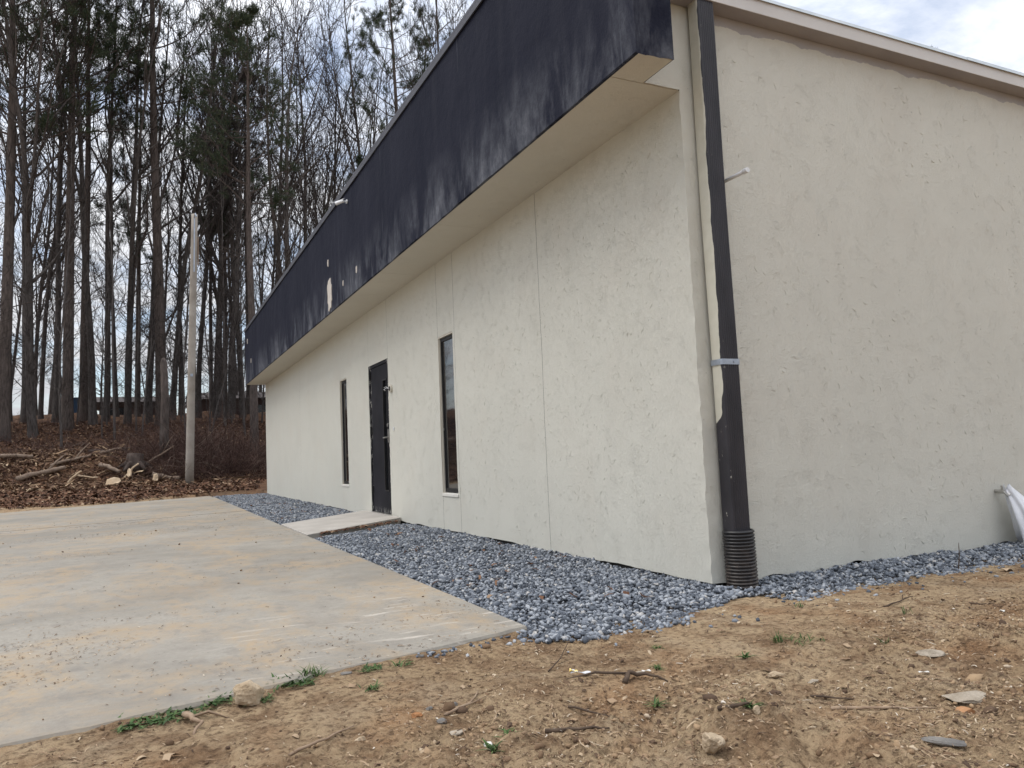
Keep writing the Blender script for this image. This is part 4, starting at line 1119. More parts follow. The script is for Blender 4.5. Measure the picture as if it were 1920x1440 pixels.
# scraps
def scrap(name, x, y, l, w, mat, label, rz, cat='scrap'):
    m_ = MB(); n_ = 8; v = []
    for i in range(n_):
        u = i / (n_ - 1); hh = 0.25 * w * math.sin(u * 5) + 0.006
        ww = w * (0.6 + 0.4 * math.sin(u * 3.1))
        v += [(l * (u - 0.5), -ww / 2, hh), (l * (u - 0.5), ww / 2, hh + 0.3 * w * math.cos(u * 7)), (l * (u - 0.5), ww / 2, hh + 0.3 * w * math.cos(u * 7) - 0.002), (l * (u - 0.5), -ww / 2, hh - 0.002)]
    f = [(i * 4 + k, i * 4 + (k + 1) % 4, i * 4 + 4 + (k + 1) % 4, i * 4 + 4 + k) for i in range(n_ - 1) for k in range(4)] + [(3, 2, 1, 0), (n_ * 4 - 4, n_ * 4 - 3, n_ * 4 - 2, n_ * 4 - 1)]
    m_.add(v, f); o = m_.build(name, mat); o.location = on(x, y, 0.003); o.rotation_euler = (0, 0, rz); tag(o, label, cat); return o
wr = empty('wrapper', on(-1.538, -1.063, 0.002), -0.5); tag(wr, 'crumpled yellow and clear wrapper lying on the dirt', 'wrapper')
a_ = scrap('wrapper_film', 0, 0, 0.075, 0.026, M['film'], None, 0); a_.location = (0.008, 0, 0.006); a_.parent = wr
a_ = scrap('printed_end', 0, 0, 0.03, 0.022, M['yellow_wrap'], None, 0); a_.location = (-0.018, 0, 0.012); a_.parent = wr
for k_ in ('category',):
    for o_ in wr.children:
        if k_ in o_: del o_[k_]
scrap('paper_scrap', -1.302, -1.16, 0.04, 0.013, M['white_bit'], 'white rolled scrap lying above the orange dirt', 0.1)
scrap('paper_scrap', 0.545, -1.345, 0.035, 0.022, M['white_bit'], 'white folded scrap near the right edge of the dirt', 0.6)
scrap('paper_scrap', -0.49, -1.70, 0.04, 0.008, M['white_bit'], 'thin white strip lying above the flat pale stone', -0.3)
scrap('paper_scrap', -2.86, -0.735, 0.035, 0.014, M['white_bit'], 'cream chip in the weeds beside the root', 0.2)
scrap('paper_scrap', 1.62, -0.72, 0.10, 0.04, M['split_wood'], 'orange-brown curled leaf at the gravel edge on the right', 0.2, 'leaf')
# thin rod stuck in the gravel at right
stick('stake', [on(1.56, -0.45, -0.01), on(1.57, -0.46, 0.09), on(1.575, -0.46, 0.17)], 0.004, M['dark_root'], 'thin brown stake standing in the gravel by the side wall', cat='stake')

def tuft(x, y, n, h, spread, label, seed, flat=0.5, wide=0.006, name='weed_tuft', cat='weed'):
    rr_ = np.random.default_rng(seed); A_ = Acc()
    for i in range(n):
        a = rr_.uniform(0, 2 * math.pi); r0 = spread * math.sqrt(rr_.random()) ; bx, by = r0 * math.cos(rr_.uniform(0, 6.28)), r0 * math.sin(rr_.uniform(0, 6.28))
        ln = h * rr_.uniform(0.5, 1.1); lean = flat * rr_.uniform(0.4, 1.3)
        wv = wide * rr_.uniform(0.6, 1.3); P_ = []
        for k in range(5):
            u = k / 4
            P_.append((bx + math.cos(a) * ln * u * lean * (0.6 + 0.6 * u), by + math.sin(a) * ln * u * lean * (0.6 + 0.6 * u), ln * (u - 0.45 * lean * u * u) * (1 - 0.3 * lean)))
        P_ = np.array(P_); sd = np.array([-math.sin(a), math.cos(a), 0.0]); ww = wv * np.array([0.5, 1.0, 0.95, 0.6, 0.05])
        v = np.concatenate([P_ - sd * ww[:, None] / 2, P_ + sd * ww[:, None] / 2])
        f = np.array([(k, k + 1, k + 6, k + 5) for k in range(4)])
        A_.add(v, f)
    v, f = A_.get(); o = mesh_obj(name, v, f, M['green']); o.location = on(x, y, 0.0); tag(o, label, cat); return o
tuft(-2.50, -0.60, 110, 0.045, 0.075, 'dense green weed patch right of the tan rock', 41, 1.2, 0.008)
tuft(-2.42, -0.575, 60, 0.055, 0.04, 'grassy end of the weed patch along the concrete edge', 42, 0.7, 0.004)
tuft(-2.74, -0.665, 90, 0.035, 0.075, 'low green weeds left of the tan rock', 43, 1.4, 0.009)
tuft(-2.62, -0.735, 40, 0.03, 0.04, 'small weeds tucked under the tan rock', 44, 1.3, 0.007)
tuft(-2.88, -0.725, 80, 0.035, 0.07, 'green weeds above the bleached root', 45, 1.4, 0.009)
tuft(-3.0, -0.755, 100, 0.035, 0.085, 'leafy green weeds furthest left along the concrete edge', 46, 1.4, 0.010)
tuft(-2.18, -0.505, 70, 0.05, 0.045, 'grass tuft at the concrete edge left of the gravel', 47, 0.9, 0.005)
tuft(-2.20, -0.60, 45, 0.03, 0.04, 'flat weeds below the grass tuft by the concrete', 48, 1.4, 0.007)
tuft(-2.08, -0.60, 30, 0.03, 0.04, 'tiny weed sprig right of the flat weeds', 49, 1.3, 0.006)
tuft(-2.26, -0.84, 30, 0.03, 0.035, 'small green sprig in the dirt below the concrete', 50, 1.3, 0.006)
tuft(-0.56, -1.19, 60, 0.045, 0.09, 'low grass clump in the dirt in front of the drain', 51, 1.1, 0.004)
tuft(-0.64, -1.16, 16, 0.07, 0.02, 'upright grass blades at the left of the low clump', 52, 0.4, 0.004)
tuft(-0.906, -1.25, 24, 0.038, 0.012, 'star-shaped weed left of the grass clump', 53, 1.2, 0.006)
tuft(-1.23, -1.13, 24, 0.03, 0.015, 'small weed above the white scrap', 54, 1.2, 0.005)
tuft(-1.45, -1.42, 26, 0.042, 0.012, 'star-shaped weed near the ochre rock', 55, 1.2, 0.006)
tuft(-1.25, -1.645, 26, 0.042, 0.014, 'dark green weed beside the stubby stick', 56, 1.2, 0.007)
tuft(-0.30, -1.38, 18, 0.05, 0.03, 'thin grass blades right of the grass clump', 57, 0.9, 0.004)
tuft(-0.05, -0.70, 12, 0.05, 0.02, 'yellow-green sprig at the gravel edge below the drain', 58, 0.8, 0.004)
tuft(-2.0, -1.42, 26, 0.03, 0.03, 'small clover patch near the bottom centre', 59, 1.2, 0.008)
tuft(-2.08, -1.50, 26, 0.045, 0.014, 'spiky weed at the bottom edge', 60, 0.9, 0.006)
tuft(-1.08, -0.92, 14, 0.025, 0.02, 'tiny weed on the bare dirt in front of the gravel', 61, 1.2, 0.005)
tuft(0.15, -1.16, 14, 0.06, 0.025, 'thin grass sprig near the dark forked twig', 62, 0.7, 0.003)

# ------------------------------------------------------------------ woodland bank
rng = np.random.default_rng(21)
def bankpts(n, x0, x1, y0, y1):
    P = np.stack([rng.uniform(x0, x1, n), rng.uniform(y0, y1, n)], -1)
    return P[~((P[:, 0] > -0.2) & (P[:, 1] < 19.5))]
P = bankpts(34000, -14, 3.5, 20.8, 33)
P = np.concatenate([P, bankpts(9000, -14, 0.0, 17.6, 21.0)]); P = P[~slab_inside(P[:, 0], P[:, 1], -0.1)]
Ln = rng.uniform(0.035, 0.12, len(P))
v1, f1 = chips(np.column_stack([P, ground_h(P[:, 0], P[:, 1]) + 0.02]), Ln, Ln * rng.uniform(0.3, 0.8, len(P)), rng, 0.3, 1.4)
tag(mesh_obj('leaf_litter', v1, f1, M['leaves']), 'brown fallen leaves covering the wooded bank', 'leaf litter', kind='stuff')
# splintered wood waste on the left part of the bank
P = bankpts(9000, -13, -0.2, 21.3, 26.5)
P = P[(rng.random(len(P)) < (1 - 0.75 * smooth(-3.6, -1.6, P[:, 0])))]
Ln = rng.gamma(2.2, 0.055, len(P)) + 0.05
v2, f2 = chips(np.column_stack([P, ground_h(P[:, 0], P[:, 1]) + 0.05]), Ln, Ln * rng.uniform(0.05, 0.2, len(P)), rng, 0.5, 1.2)
tag(mesh_obj('wood_debris', v2, f2, M['woodchips']), 'splintered wood waste heaped at the foot of the bank', 'wood debris', kind='stuff')
# brambles and fallen twigs
A_ = Acc()
def wisp(x, y, ln, r, up, rr_):
    z = gh0(x, y); a = rr_.uniform(0, 2 * math.pi); el = rr_.uniform(0.1, 1.3) * up
    d = np.array([math.cos(a) * math.cos(el), math.sin(a) * math.cos(el), math.sin(el)])
    k = 6; P_ = np.zeros((k, 3)); P_[0] = (x, y, z - 0.02)
    for i in range(1, k):
        d = d + rr_.normal(0, 0.27, 3) + np.array([0, 0, -0.11 * i / k]); d /= np.linalg.norm(d)
        P_[i] = P_[i - 1] + d * ln / (k - 1)
    v, f = tube_arrays(P_, np.linspace(r, r * 0.3, k), 3); A_.add(v, f)
_tx = np.linspace(-16, 6, 221); _ty = np.linspace(18, 44, 261)
_TX, _TY = np.meshgrid(_tx, _ty); _TZ = ground_h(_TX, _TY)
def gh0(x, y):
    i = min(max(int((x + 16) / 22 * 220), 0), 219); j = min(max(int((y - 18) / 26 * 260), 0), 259); return _TZ[j, i]
for i in range(5200):
    x = rng.uniform(-12, 1.2); y = rng.uniform(22.3, 33)
    if x > -0.1 and y < 20: continue
    wisp(x, y, rng.uniform(0.3, 1.1), rng.uniform(0.004, 0.009), 0.8, rng)
for i in range(4200):            # denser thicket to the right of the utility pole and behind it
    x = rng.normal(-1.1, 1.15); y = rng.uniform(22.6, 26.5)
    if x > 1.5 or x < -4.2: continue
    wisp(x, y, rng.gamma(3.0, 0.28) + 0.3, rng.uniform(0.004, 0.011), rng.uniform(0.3, 1.2), rng)
v, f = A_.get(); tag(mesh_obj('brush', v, f, M['brush']), 'reddish brown brambles and dead twigs covering the bank', 'brush', kind='stuff')
print('brush', len(f))

def log(name, x0, y0, x1, y1, r, mat, label, lift=0.0, cat='log', seed=0, z0=None, z1=None, fork=False):
    a = np.array([x0, y0, gh(x0, y0) + r * 0.5 + lift]); b = np.array([x1, y1, gh(x1, y1) + r * 0.5 + lift])
    if z0: a[2] = z0
    if z1: b[2] = z1
    n_ = 14; u = np.linspace(0, 1, n_)[:, None]; P_ = a * (1 - u) + b * u
    P_ = P_ + np.stack([fbm(u[:, 0] * 3 + seed, 0, k, 3) for k in (1, 4, 8)], -1) * r * 0.6
    rr_ = np.linspace(r, r * 0.7, n_) * (1 + 0.12 * fbm(u[:, 0] * 8 + seed, 0, 2, 3))
    m_ = MB(); m_.tube(P_ - a, rr_, 9)
    if fork:
        q = P_[8] - a; m_.tube([q, q + (b - a) * 0.2 + np.array([0.0, 0.1, 0.25]), q + (b - a) * 0.38 + np.array([0.02, 0.1, 0.42])], [r * 0.5, r * 0.35, r * 0.15], 6)
    o = m_.build(name, mat, None, 0, True); o.location = a; tag(o, label, cat); return o
log('fallen_log', -6.40, 22.6, -5.25, 23.2, 0.085, M['dead_wood'], 'long pale fallen log lying at the left of the wood waste', 0.08, seed=1, fork=True)
log('fallen_log', -7.6, 23.8, -6.1, 23.9, 0.075, M['dead_wood'], 'grey log at the far left behind the long pale log', 0.1, seed=2)
log('fallen_log', -4.28, 23.2, -3.72, 22.9, 0.075, M['dead_wood'], 'short pale log end sticking out left of the stump', 0.16, seed=3)
log('fallen_log', -2.85, 22.7, -2.0, 22.5, 0.095, M['dead_wood'], 'stripped log just left of the utility pole', 0.04, seed=4)
log('fallen_log', -4.7, 25.4, -3.0, 25.9, 0.06, M['dark_wood'], 'dark thin log higher on the bank above the stump', 0.06, seed=5)
log('fallen_log', -5.6, 23.3, -4.6, 23.9, 0.05, M['dead_wood'], 'slanting bare branch between the two pale logs', 0.12, seed=6, fork=True)
log('fallen_log', -4.3, 24.0, -3.75, 24.5, 0.05, M['dead_wood'], 'thin peeled pole lying behind the short log', 0.2, seed=8)
log('fallen_branch', -3.1, 23.4, -2.2, 23.1, 0.03, M['dead_wood'], 'thin pale branch rising beside the stump', 0.0, 'branch', 7, z1=1.5, fork=True)
log('fallen_branch', -5.1, 22.5, -4.75, 22.4, 0.045, M['split_wood'], 'upright split stake in front of the wood waste', 0.0, 'branch', 9, z1=0.85)
log('fallen_branch', -4.9, 22.9, -4.3, 22.7, 0.03, M['split_wood'], 'pale splintered branch in the middle of the wood waste', 0.1, 'branch', 10)
log('fallen_branch', -3.6, 22.6, -3.2, 22.7, 0.035, M['split_wood'], 'bright split branch standing in front of the stump', 0.05, 'branch', 11, z1=1.0)
log('fallen_branch', 0.0, 24.0, 0.75, 23.6, 0.02, M['dead_wood'], 'thin bleached branch by the far building corner', 0.2, 'branch', 12, fork=True)
# stump
m_ = MB(); P_ = [(0, 0, -0.15), (0, 0, 0.0), (0.0, 0, 0.18), (0.02, 0, 0.40)]; m_.tube(P_, [0.40, 0.32, 0.26, 0.24], 14)
for k in range(6):
    a = k * 1.05; m_.tube([(0.2 * math.cos(a), 0.2 * math.sin(a), 0.1), (0.42 * math.cos(a), 0.42 * math.sin(a), -0.02), (0.6 * math.cos(a), 0.6 * math.sin(a), -0.15)], [0.10, 0.07, 0.03], 6)
o = m_.build('tree_stump', M['dark_wood'], None, 0, True); o.location = (-3.32, 23.3, gh(-3.32, 23.3) + 0.05); tag(o, 'dark rotten tree stump left of the utility pole', 'stump')
def slabwood(x, y, l, w, th, rz, ry, label, lift):
    m_ = MB(); v = []
    for i, (a, b) in enumerate([(-.5, -.35), (-.2, -.5), (.3, -.45), (.5, -.1), (.42, .3), (.1, .5), (-.35, .4)]): v.append((a * l, b * w, 0))
    n_ = len(v); v += [(a, b, th * (0.8 + 0.4 * ((i * 7) % 3) / 2)) for i, (a, b, _) in enumerate(v)]
    m_.add(v, [tuple(range(n_))[::-1], tuple(range(n_, 2 * n_))] + [(i, (i + 1) % n_, (i + 1) % n_ + n_, i + n_) for i in range(n_)])
    o = m_.build('wood_slab', M['split_wood'], None, 0.006); o.location = (x, y, gh(x, y) + lift); o.rotation_euler = (0.9, ry, rz); tag(o, label, 'wood slab')
slabwood(-3.88, 21.9, 0.42, 0.26, 0.06, 0.1, -0.1, 'pale split wood slab lying in front of the heap', 0.12)
slabwood(-2.75, 22.2, 0.16, 0.30, 0.05, 0.3, 0.3, 'small pale wood slab leaning left of the pole foot', 0.14)
slabwood(-3.45, 22.5, 0.14, 0.34, 0.05, -0.3, -0.3, 'upright yellow splinter of wood behind the pale slab', 0.22)
# utility pole
pz = gh(-1.796, 22)
pole = empty('utility_pole', (-1.796, 22.0, pz - 0.05)); tag(pole, 'bare weathered grey utility pole in front of the wood', 'pole')
m_ = MB(); hgt = 8.65
zz_ = np.linspace(0, hgt, 16); lean = np.interp(zz_, [0, hgt], [0, 0.20])
m_.tube(np.stack([lean, 0 * zz_, zz_], -1), np.interp(zz_, [0, hgt], [0.128, 0.095]), 14); m_.build('shaft', M['pole'], pole, 0, True)
m_ = MB(); m_.box(0.27, 0.315, -0.05, 0.02, 7.0, 7.9); m_.build('riser_board', M['dead_wood'], pole)
m_ = MB(); m_.tube([(0.17, -0.115, 6.75), (0.19, -0.10, 8.5)], 0.02, 6); m_.tube([(0.19, -0.10, 8.5), (0.21, -0.22, 8.62), (0.24, -0.26, 8.5)], 0.02, 6); m_.build('conduit', M['galv'], pole)
m_ = MB(); m_.box(0.04, 0.12, -0.128, -0.112, 3.42, 3.50); m_.build('tag_plate', M['galv'], pole)
# snag
z_ = gh(-2.45, 24); m_ = MB(); P_ = np.array([(0, 0, 0), (-0.01, 0, 1.0), (0.02, 0, 2.2), (-0.02, 0, 3.4), (-0.02, 0, 3.55)]); m_.tube(P_, [0.17, 0.15, 0.13, 0.11, 0.05], 10)
o = m_.build('snag', M['bark_pine'], None, 0, True); o.location = (-2.45, 24, z_ - 0.05); tag(o, 'broken-off dead trunk standing left of the utility pole', 'dead trunk')

# far buildings glimpsed past the trunks
def shed(name, x0, x1, y, z0, z1, label, slope=0.0, win=()):
    e = empty(name, (x0, y, z0)); tag(e, label, 'building')
    w_ = x1 - x0; h = z1 - z0
    m_ = MB(); m_.box(0, w_, 0, 6, -1.0, h * 0.72); m_.build('wall', M['shed_wall'], e)
    m_ = MB(); m_.add([(-0.4, -0.5, h * 0.70), (w_ + 0.4, -0.5, h * 0.70 + slope), (w_ + 0.4, 3, h + slope), (-0.4, 3, h), (w_ + 0.4, 6.5, h * 0.7 + slope), (-0.4, 6.5, h * 0.7)],
                      [(0, 1, 2, 3), (3, 2, 4, 5), (0, 3, 5), (1, 4, 2), (0, 5, 4, 1)]); m_.build('roof', M['shed_roof'], e)
    for a, b in win:
        m_ = MB(); m_.box(a, a + b, -0.03, -0.005, h * 0.25, h * 0.55); m_.build('window', M['lens'], e)
shed('far_house', -0.3, 12.0, 45, 3.2, 5.45, 'long low brown house beyond the trees right of the pole', 0.25, ((3.0, 1.0), (6.0, 1.0)))
shed('far_house', -5.4, -2.4, 45, 3.3, 5.25, 'small brown shed beyond the trees left of the pole', 0.0, ((0.5, 0.8),))
m_ = MB(); m_.box(0, 0.55, 0, 1.2, 0, 0.75); m_.box(-0.05, 0.6, -0.05, 1.25, 0.751, 0.80); o = m_.build('storage_bin', M['blue_metal'], None, 0.02); o.location = (-6.5, 40, 3.75); tag(o, 'small blue metal bin far off between the left trunks', 'bin')

# ------------------------------------------------------------------ trees
def rvec(r_, s): return np.array([r_.gauss(0, s), r_.gauss(0, s), r_.gauss(0, s)])
def chain(r_, p, d, ln, k, wob, up=0.0):
    P_ = [p]; d = d / np.linalg.norm(d)
    for i in range(k):
        d = d + rvec(r_, wob) + np.array([0, 0, up]); d = d / np.linalg.norm(d)
        P_.append(P_[-1] + d * ln / k)
    return np.array(P_)
def perp_dir(r_, d, ang):
    q = np.cross(d, rvec(r_, 1)); q /= np.linalg.norm(q) + 1e-9
    v = d * math.cos(ang) + q * math.sin(ang); return v / np.linalg.norm(v)
def at_(P_, u):
    x = u * (len(P_) - 1); i = min(int(x), len(P_) - 2); f_ = x - i
    p = P_[i] * (1 - f_) + P_[i + 1] * f_; d = P_[i + 1] - P_[i]; return p, d / np.linalg.norm(d)
def bare_tree(seed, H, r0, first=0.45, fork=None, dens=1.0, crooked=0.012):
    r_ = random.Random(seed); T_ = Acc(); C_ = Acc()
    tr = chain(r_, np.array([0, 0, -0.4]), np.array([r_.gauss(0, 0.02), r_.gauss(0, 0.02), 1.0]), H, 22, crooked, 0.02)
    leaders = [(tr, r0, 0.0)]
    rad = lambda u, r: r * (1 - 0.86 * u ** 1.1) * (1 + 0.5 * math.exp(-u * 45))
    if fork:
        p, d = at_(tr, fork); fk = chain(r_, p, perp_dir(r_, d, 0.28), H * (1 - fork) * 0.95, 14, 0.035, 0.04)
        leaders.append((fk, rad(fork, r0) * 0.75, 0.12))
    for li, (ld, rl, fst) in enumerate(leaders):
        us = np.linspace(0, 1, len(ld)); rr_ = np.array([rad(u, rl) if li == 0 else rl * (1 - 0.85 * u) for u in us])
        v, f = tube_arrays(ld, np.maximum(rr_, 0.012), 9 if li == 0 else 7); T_.add(v, f)
        n1 = int((17 if li == 0 else 10) * dens)
        lo = first if li == 0 else 0.15
        for i in range(n1):
            u = lo + (0.985 - lo) * (i + r_.random() * 0.8) / n1
            p, d = at_(ld, u); rb = (rad(u, rl) if li == 0 else rl * (1 - 0.85 * u)) * r_.uniform(0.35, 0.75)
            ln = H * r_.uniform(0.12, 0.34) * (1.15 - 0.65 * u)
            b = chain(r_, p, perp_dir(r_, d, r_.uniform(0.35, 0.95)), ln, 9, 0.11, 0.10)
            v, f = tube_arrays(b, np.linspace(max(rb, 0.022), 0.010, len(b)), 5); T_.add(v, f)
            n2 = int(r_.randint(5, 7) * dens)
            for j in range(n2):
                u2 = 0.15 + 0.85 * (j + r_.random()) / n2; p2, d2 = at_(b, min(u2, 0.99))
                b2 = chain(r_, p2, perp_dir(r_, d2, r_.uniform(0.4, 0.9)), ln * r_.uniform(0.28, 0.6) * (1.2 - 0.6 * u2), 5, 0.13, 0.08)
                v, f = tube_arrays(b2, np.linspace(0.016, 0.008, len(b2)), 3); C_.add(v, f)
                for q in range(r_.randint(2, 3)):
                    u3 = r_.uniform(0.1, 1.0); p3, d3 = at_(b2, min(u3, 0.99))
                    b3 = chain(r_, p3, perp_dir(r_, d3, r_.uniform(0.4, 0.9)), ln * r_.uniform(0.12, 0.3), 3, 0.15, 0.08)
                    v, f = tube_arrays(b3, np.linspace(0.009, 0.005, len(b3)), 3); C_.add(v, f)
                    for w_ in range(r_.randint(1, 2)):
                        p4, d4 = at_(b3, r_.uniform(0.2, 0.99)); b4 = chain(r_, p4, perp_dir(r_, d4, 0.7), ln * r_.uniform(0.06, 0.16), 2, 0.15, 0.08)
                        v, f = tube_arrays(b4, np.linspace(0.0055, 0.0035, len(b4)), 3); C_.add(v, f)
    # a few dead snags low on the trunk
    for i in range(r_.randint(8, 14)):
        u = r_.uniform(0.10, first); p, d = at_(tr, u)
        b = chain(r_, p, perp_dir(r_, d, r_.uniform(0.7, 1.3)), r_.uniform(0.6, 3.2), 6, 0.13, 0.06)
        v, f = tube_arrays(b, np.linspace(0.022, 0.007, len(b)), 4); T_.add(v, f)
        for j in range(8):
            p2, d2 = at_(b, r_.uniform(0.2, 0.99)); b2 = chain(r_, p2, perp_dir(r_, d2, 0.7), r_.uniform(0.3, 1.2), 4, 0.14, 0.03)
            v, f = tube_arrays(b2, np.linspace(0.009, 0.005, len(b2)), 3); C_.add(v, f)
    return T_.get(), C_.get()
def needle_cards(P_, D_, per, ln, wd, rr_):
    n = len(P_) * per
    B_ = np.repeat(P_, per, 0) + rr_.normal(0, 0.035, (n, 3)); d = np.repeat(D_, per, 0) * 0.9 + rr_.normal(0, 0.75, (n, 3)) + np.array([0, 0, 0.25])
    d /= np.linalg.norm(d, axis=1)[:, None]; s_ = np.cross(d, rr_.normal(size=(n, 3))); s_ /= np.linalg.norm(s_, axis=1)[:, None] + 1e-9
    l = ln * rr_.uniform(0.7, 1.25, n)[:, None]
    v = np.stack([B_ - s_ * wd * 0.5, B_ + s_ * wd * 0.5, B_ + d * l + s_ * wd * 0.18, B_ + d * l - s_ * wd * 0.18], 1).reshape(-1, 3)
    f = (np.arange(n) * 4)[:, None] + np.array([0, 1, 2, 3])[None]
    return v, f
def pine_tree(seed, H, r0, first=0.5, spread=0.16, dens=1.0):
    r_ = random.Random(seed); rr_ = np.random.default_rng(seed); T_ = Acc(); C_ = Acc(); tips = []; dirs = []
    tr = chain(r_, np.array([0, 0, -0.4]), np.array([r_.gauss(0, 0.012), r_.gauss(0, 0.012), 1.0]), H, 22, 0.006, 0.02)
    us = np.linspace(0, 1, len(tr)); rad = lambda u: r0 * (1 - 0.88 * u ** 1.25) * (1 + 0.35 * math.exp(-u * 45))
    v, f = tube_arrays(tr, np.array([max(rad(u), 0.015) for u in us]), 10); T_.add(v, f)
    n1 = int(42 * dens)
    for i in range(n1):
        u = first + (0.99 - first) * (i + r_.random()) / n1; p, d = at_(tr, u)
        prof = math.sin(math.pi * min(1, (u - first) / (1 - first) * 0.85 + 0.22)) ** 0.7
        ln = H * spread * prof * r_.uniform(0.6, 1.15) + 0.3
        b = chain(r_, p, perp_dir(r_, d, r_.uniform(0.95, 1.45)), ln, 7, 0.08, 0.06)
        v, f = tube_arrays(b, np.linspace(max(rad(u) * 0.33, 0.02), 0.010, len(b)), 5); T_.add(v, f)
        for j in range(r_.randint(6, 9)):
            u2 = r_.uniform(0.25, 1.0); p2, d2 = at_(b, min(u2, 0.99))
            b2 = chain(r_, p2, perp_dir(r_, d2, r_.uniform(0.4, 0.9)), ln * r_.uniform(0.18, 0.42), 4, 0.13, 0.08)
            v, f = tube_arrays(b2, np.linspace(0.013, 0.006, len(b2)), 3); T_.add(v, f)
            for q in range(r_.randint(3, 6)):
                p3, d3 = at_(b2, r_.uniform(0.35, 0.99)); b3 = chain(r_, p3, perp_dir(r_, d3, r_.uniform(0.3, 0.8)), r_.uniform(0.15, 0.45), 2, 0.15, 0.10)
                v, f = tube_arrays(b3, np.linspace(0.007, 0.005, len(b3)), 3); T_.add(v, f)
                tips.append(b3[-1]); dirs.append(b3[-1] - b3[-2])
                if r_.random() < 0.6: tips.append(b3[1]); dirs.append(b3[1] - b3[0])
            tips.append(b2[-1]); dirs.append(b2[-1] - b2[-2])
    # dead whorls below the live crown
    for i in range(r_.randint(8, 16)):
        u = r_.uniform(0.2, first + 0.05); p, d = at_(tr, u)
        b = chain(r_, p, perp_dir(r_, d, r_.uniform(1.1, 1.6)), r_.uniform(0.4, 2.4), 5, 0.10, -0.01)
        v, f = tube_arrays(b, np.linspace(0.022, 0.007, len(b)), 4); T_.add(v, f)
        for j in range(5):
            p2, d2 = at_(b, r_.uniform(0.3, 0.99)); b2 = chain(r_, p2, perp_dir(r_, d2, 0.7), r_.uniform(0.2, 0.7), 3, 0.14, 0.0)
            v, f = tube_arrays(b2, np.linspace(0.009, 0.005, len(b2)), 3); T_.add(v, f)
    D_ = np.array(dirs); D_ /= np.linalg.norm(D_, axis=1)[:, None] + 1e-9
    return T_.get(), needle_cards(np.array(tips), D_, 17, 0.18, 0.016, rr_)

def proto(kind, key, *a, **k):
    tv, cv = (bare_tree if kind == 'bare' else pine_tree)(*a, **k)
    t1 = bpy.data.meshes.new('trunk'); t2 = bpy.data.meshes.new('crown')
    for me, (v, f), m, sm in ((t1, tv, M['bark'] if kind == 'bare' else M['bark_pine'], True), (t2, cv, M['twig'] if kind == 'bare' else M['needles'], False)):
        n_, k_ = f.shape
        me.vertices.add(len(v)); me.vertices.foreach_set("co", v.astype(np.float32).ravel())
        me.loops.add(n_ * k_); me.loops.foreach_set("vertex_index", f.astype(np.int32).ravel())
        me.polygons.add(n_); me.polygons.foreach_set("loop_start", np.arange(0, n_ * k_, k_, dtype=np.int32)); me.polygons.foreach_set("loop_total", np.full(n_, k_, dtype=np.int32))
        me.update(calc_edges=True); me.materials.append(m)
        if sm: me.polygons.foreach_set("use_smooth", np.ones(n_, dtype=bool))
        me.validate()
    print(key, len(tv[1]), len(cv[1]))
    return t1, t2
BARE = [proto('bare', 'b%d' % i, 100 + i, 21.0, 0.16, fs, fk, dn, ck) for i, (fs, fk, dn, ck) in enumerate([(0.36, 0.62, 1.0, 0.014), (0.42, 0.45, 1.0, 0.020), (0.32, 0.26, 0.9, 0.024), (0.46, None, 0.9, 0.014), (0.38, 0.50, 1.1, 0.026), (0.30, 0.36, 1.0, 0.032)])]
PINE = [proto('pine', 'p%d' % i, 200 + i, 24.0, 0.22, fs, sp_, dn) for i, (fs, sp_, dn) in enumerate([(0.46, 0.155, 1.0), (0.54, 0.14, 0.9), (0.38, 0.12, 1.0), (0.50, 0.17, 1.1)])]
THIN = [proto('bare', 't%d' % i, 300 + i, 13.0, 0.06, fs, None, 0.62, 0.03) for i, fs in enumerate([0.3, 0.4, 0.35])]

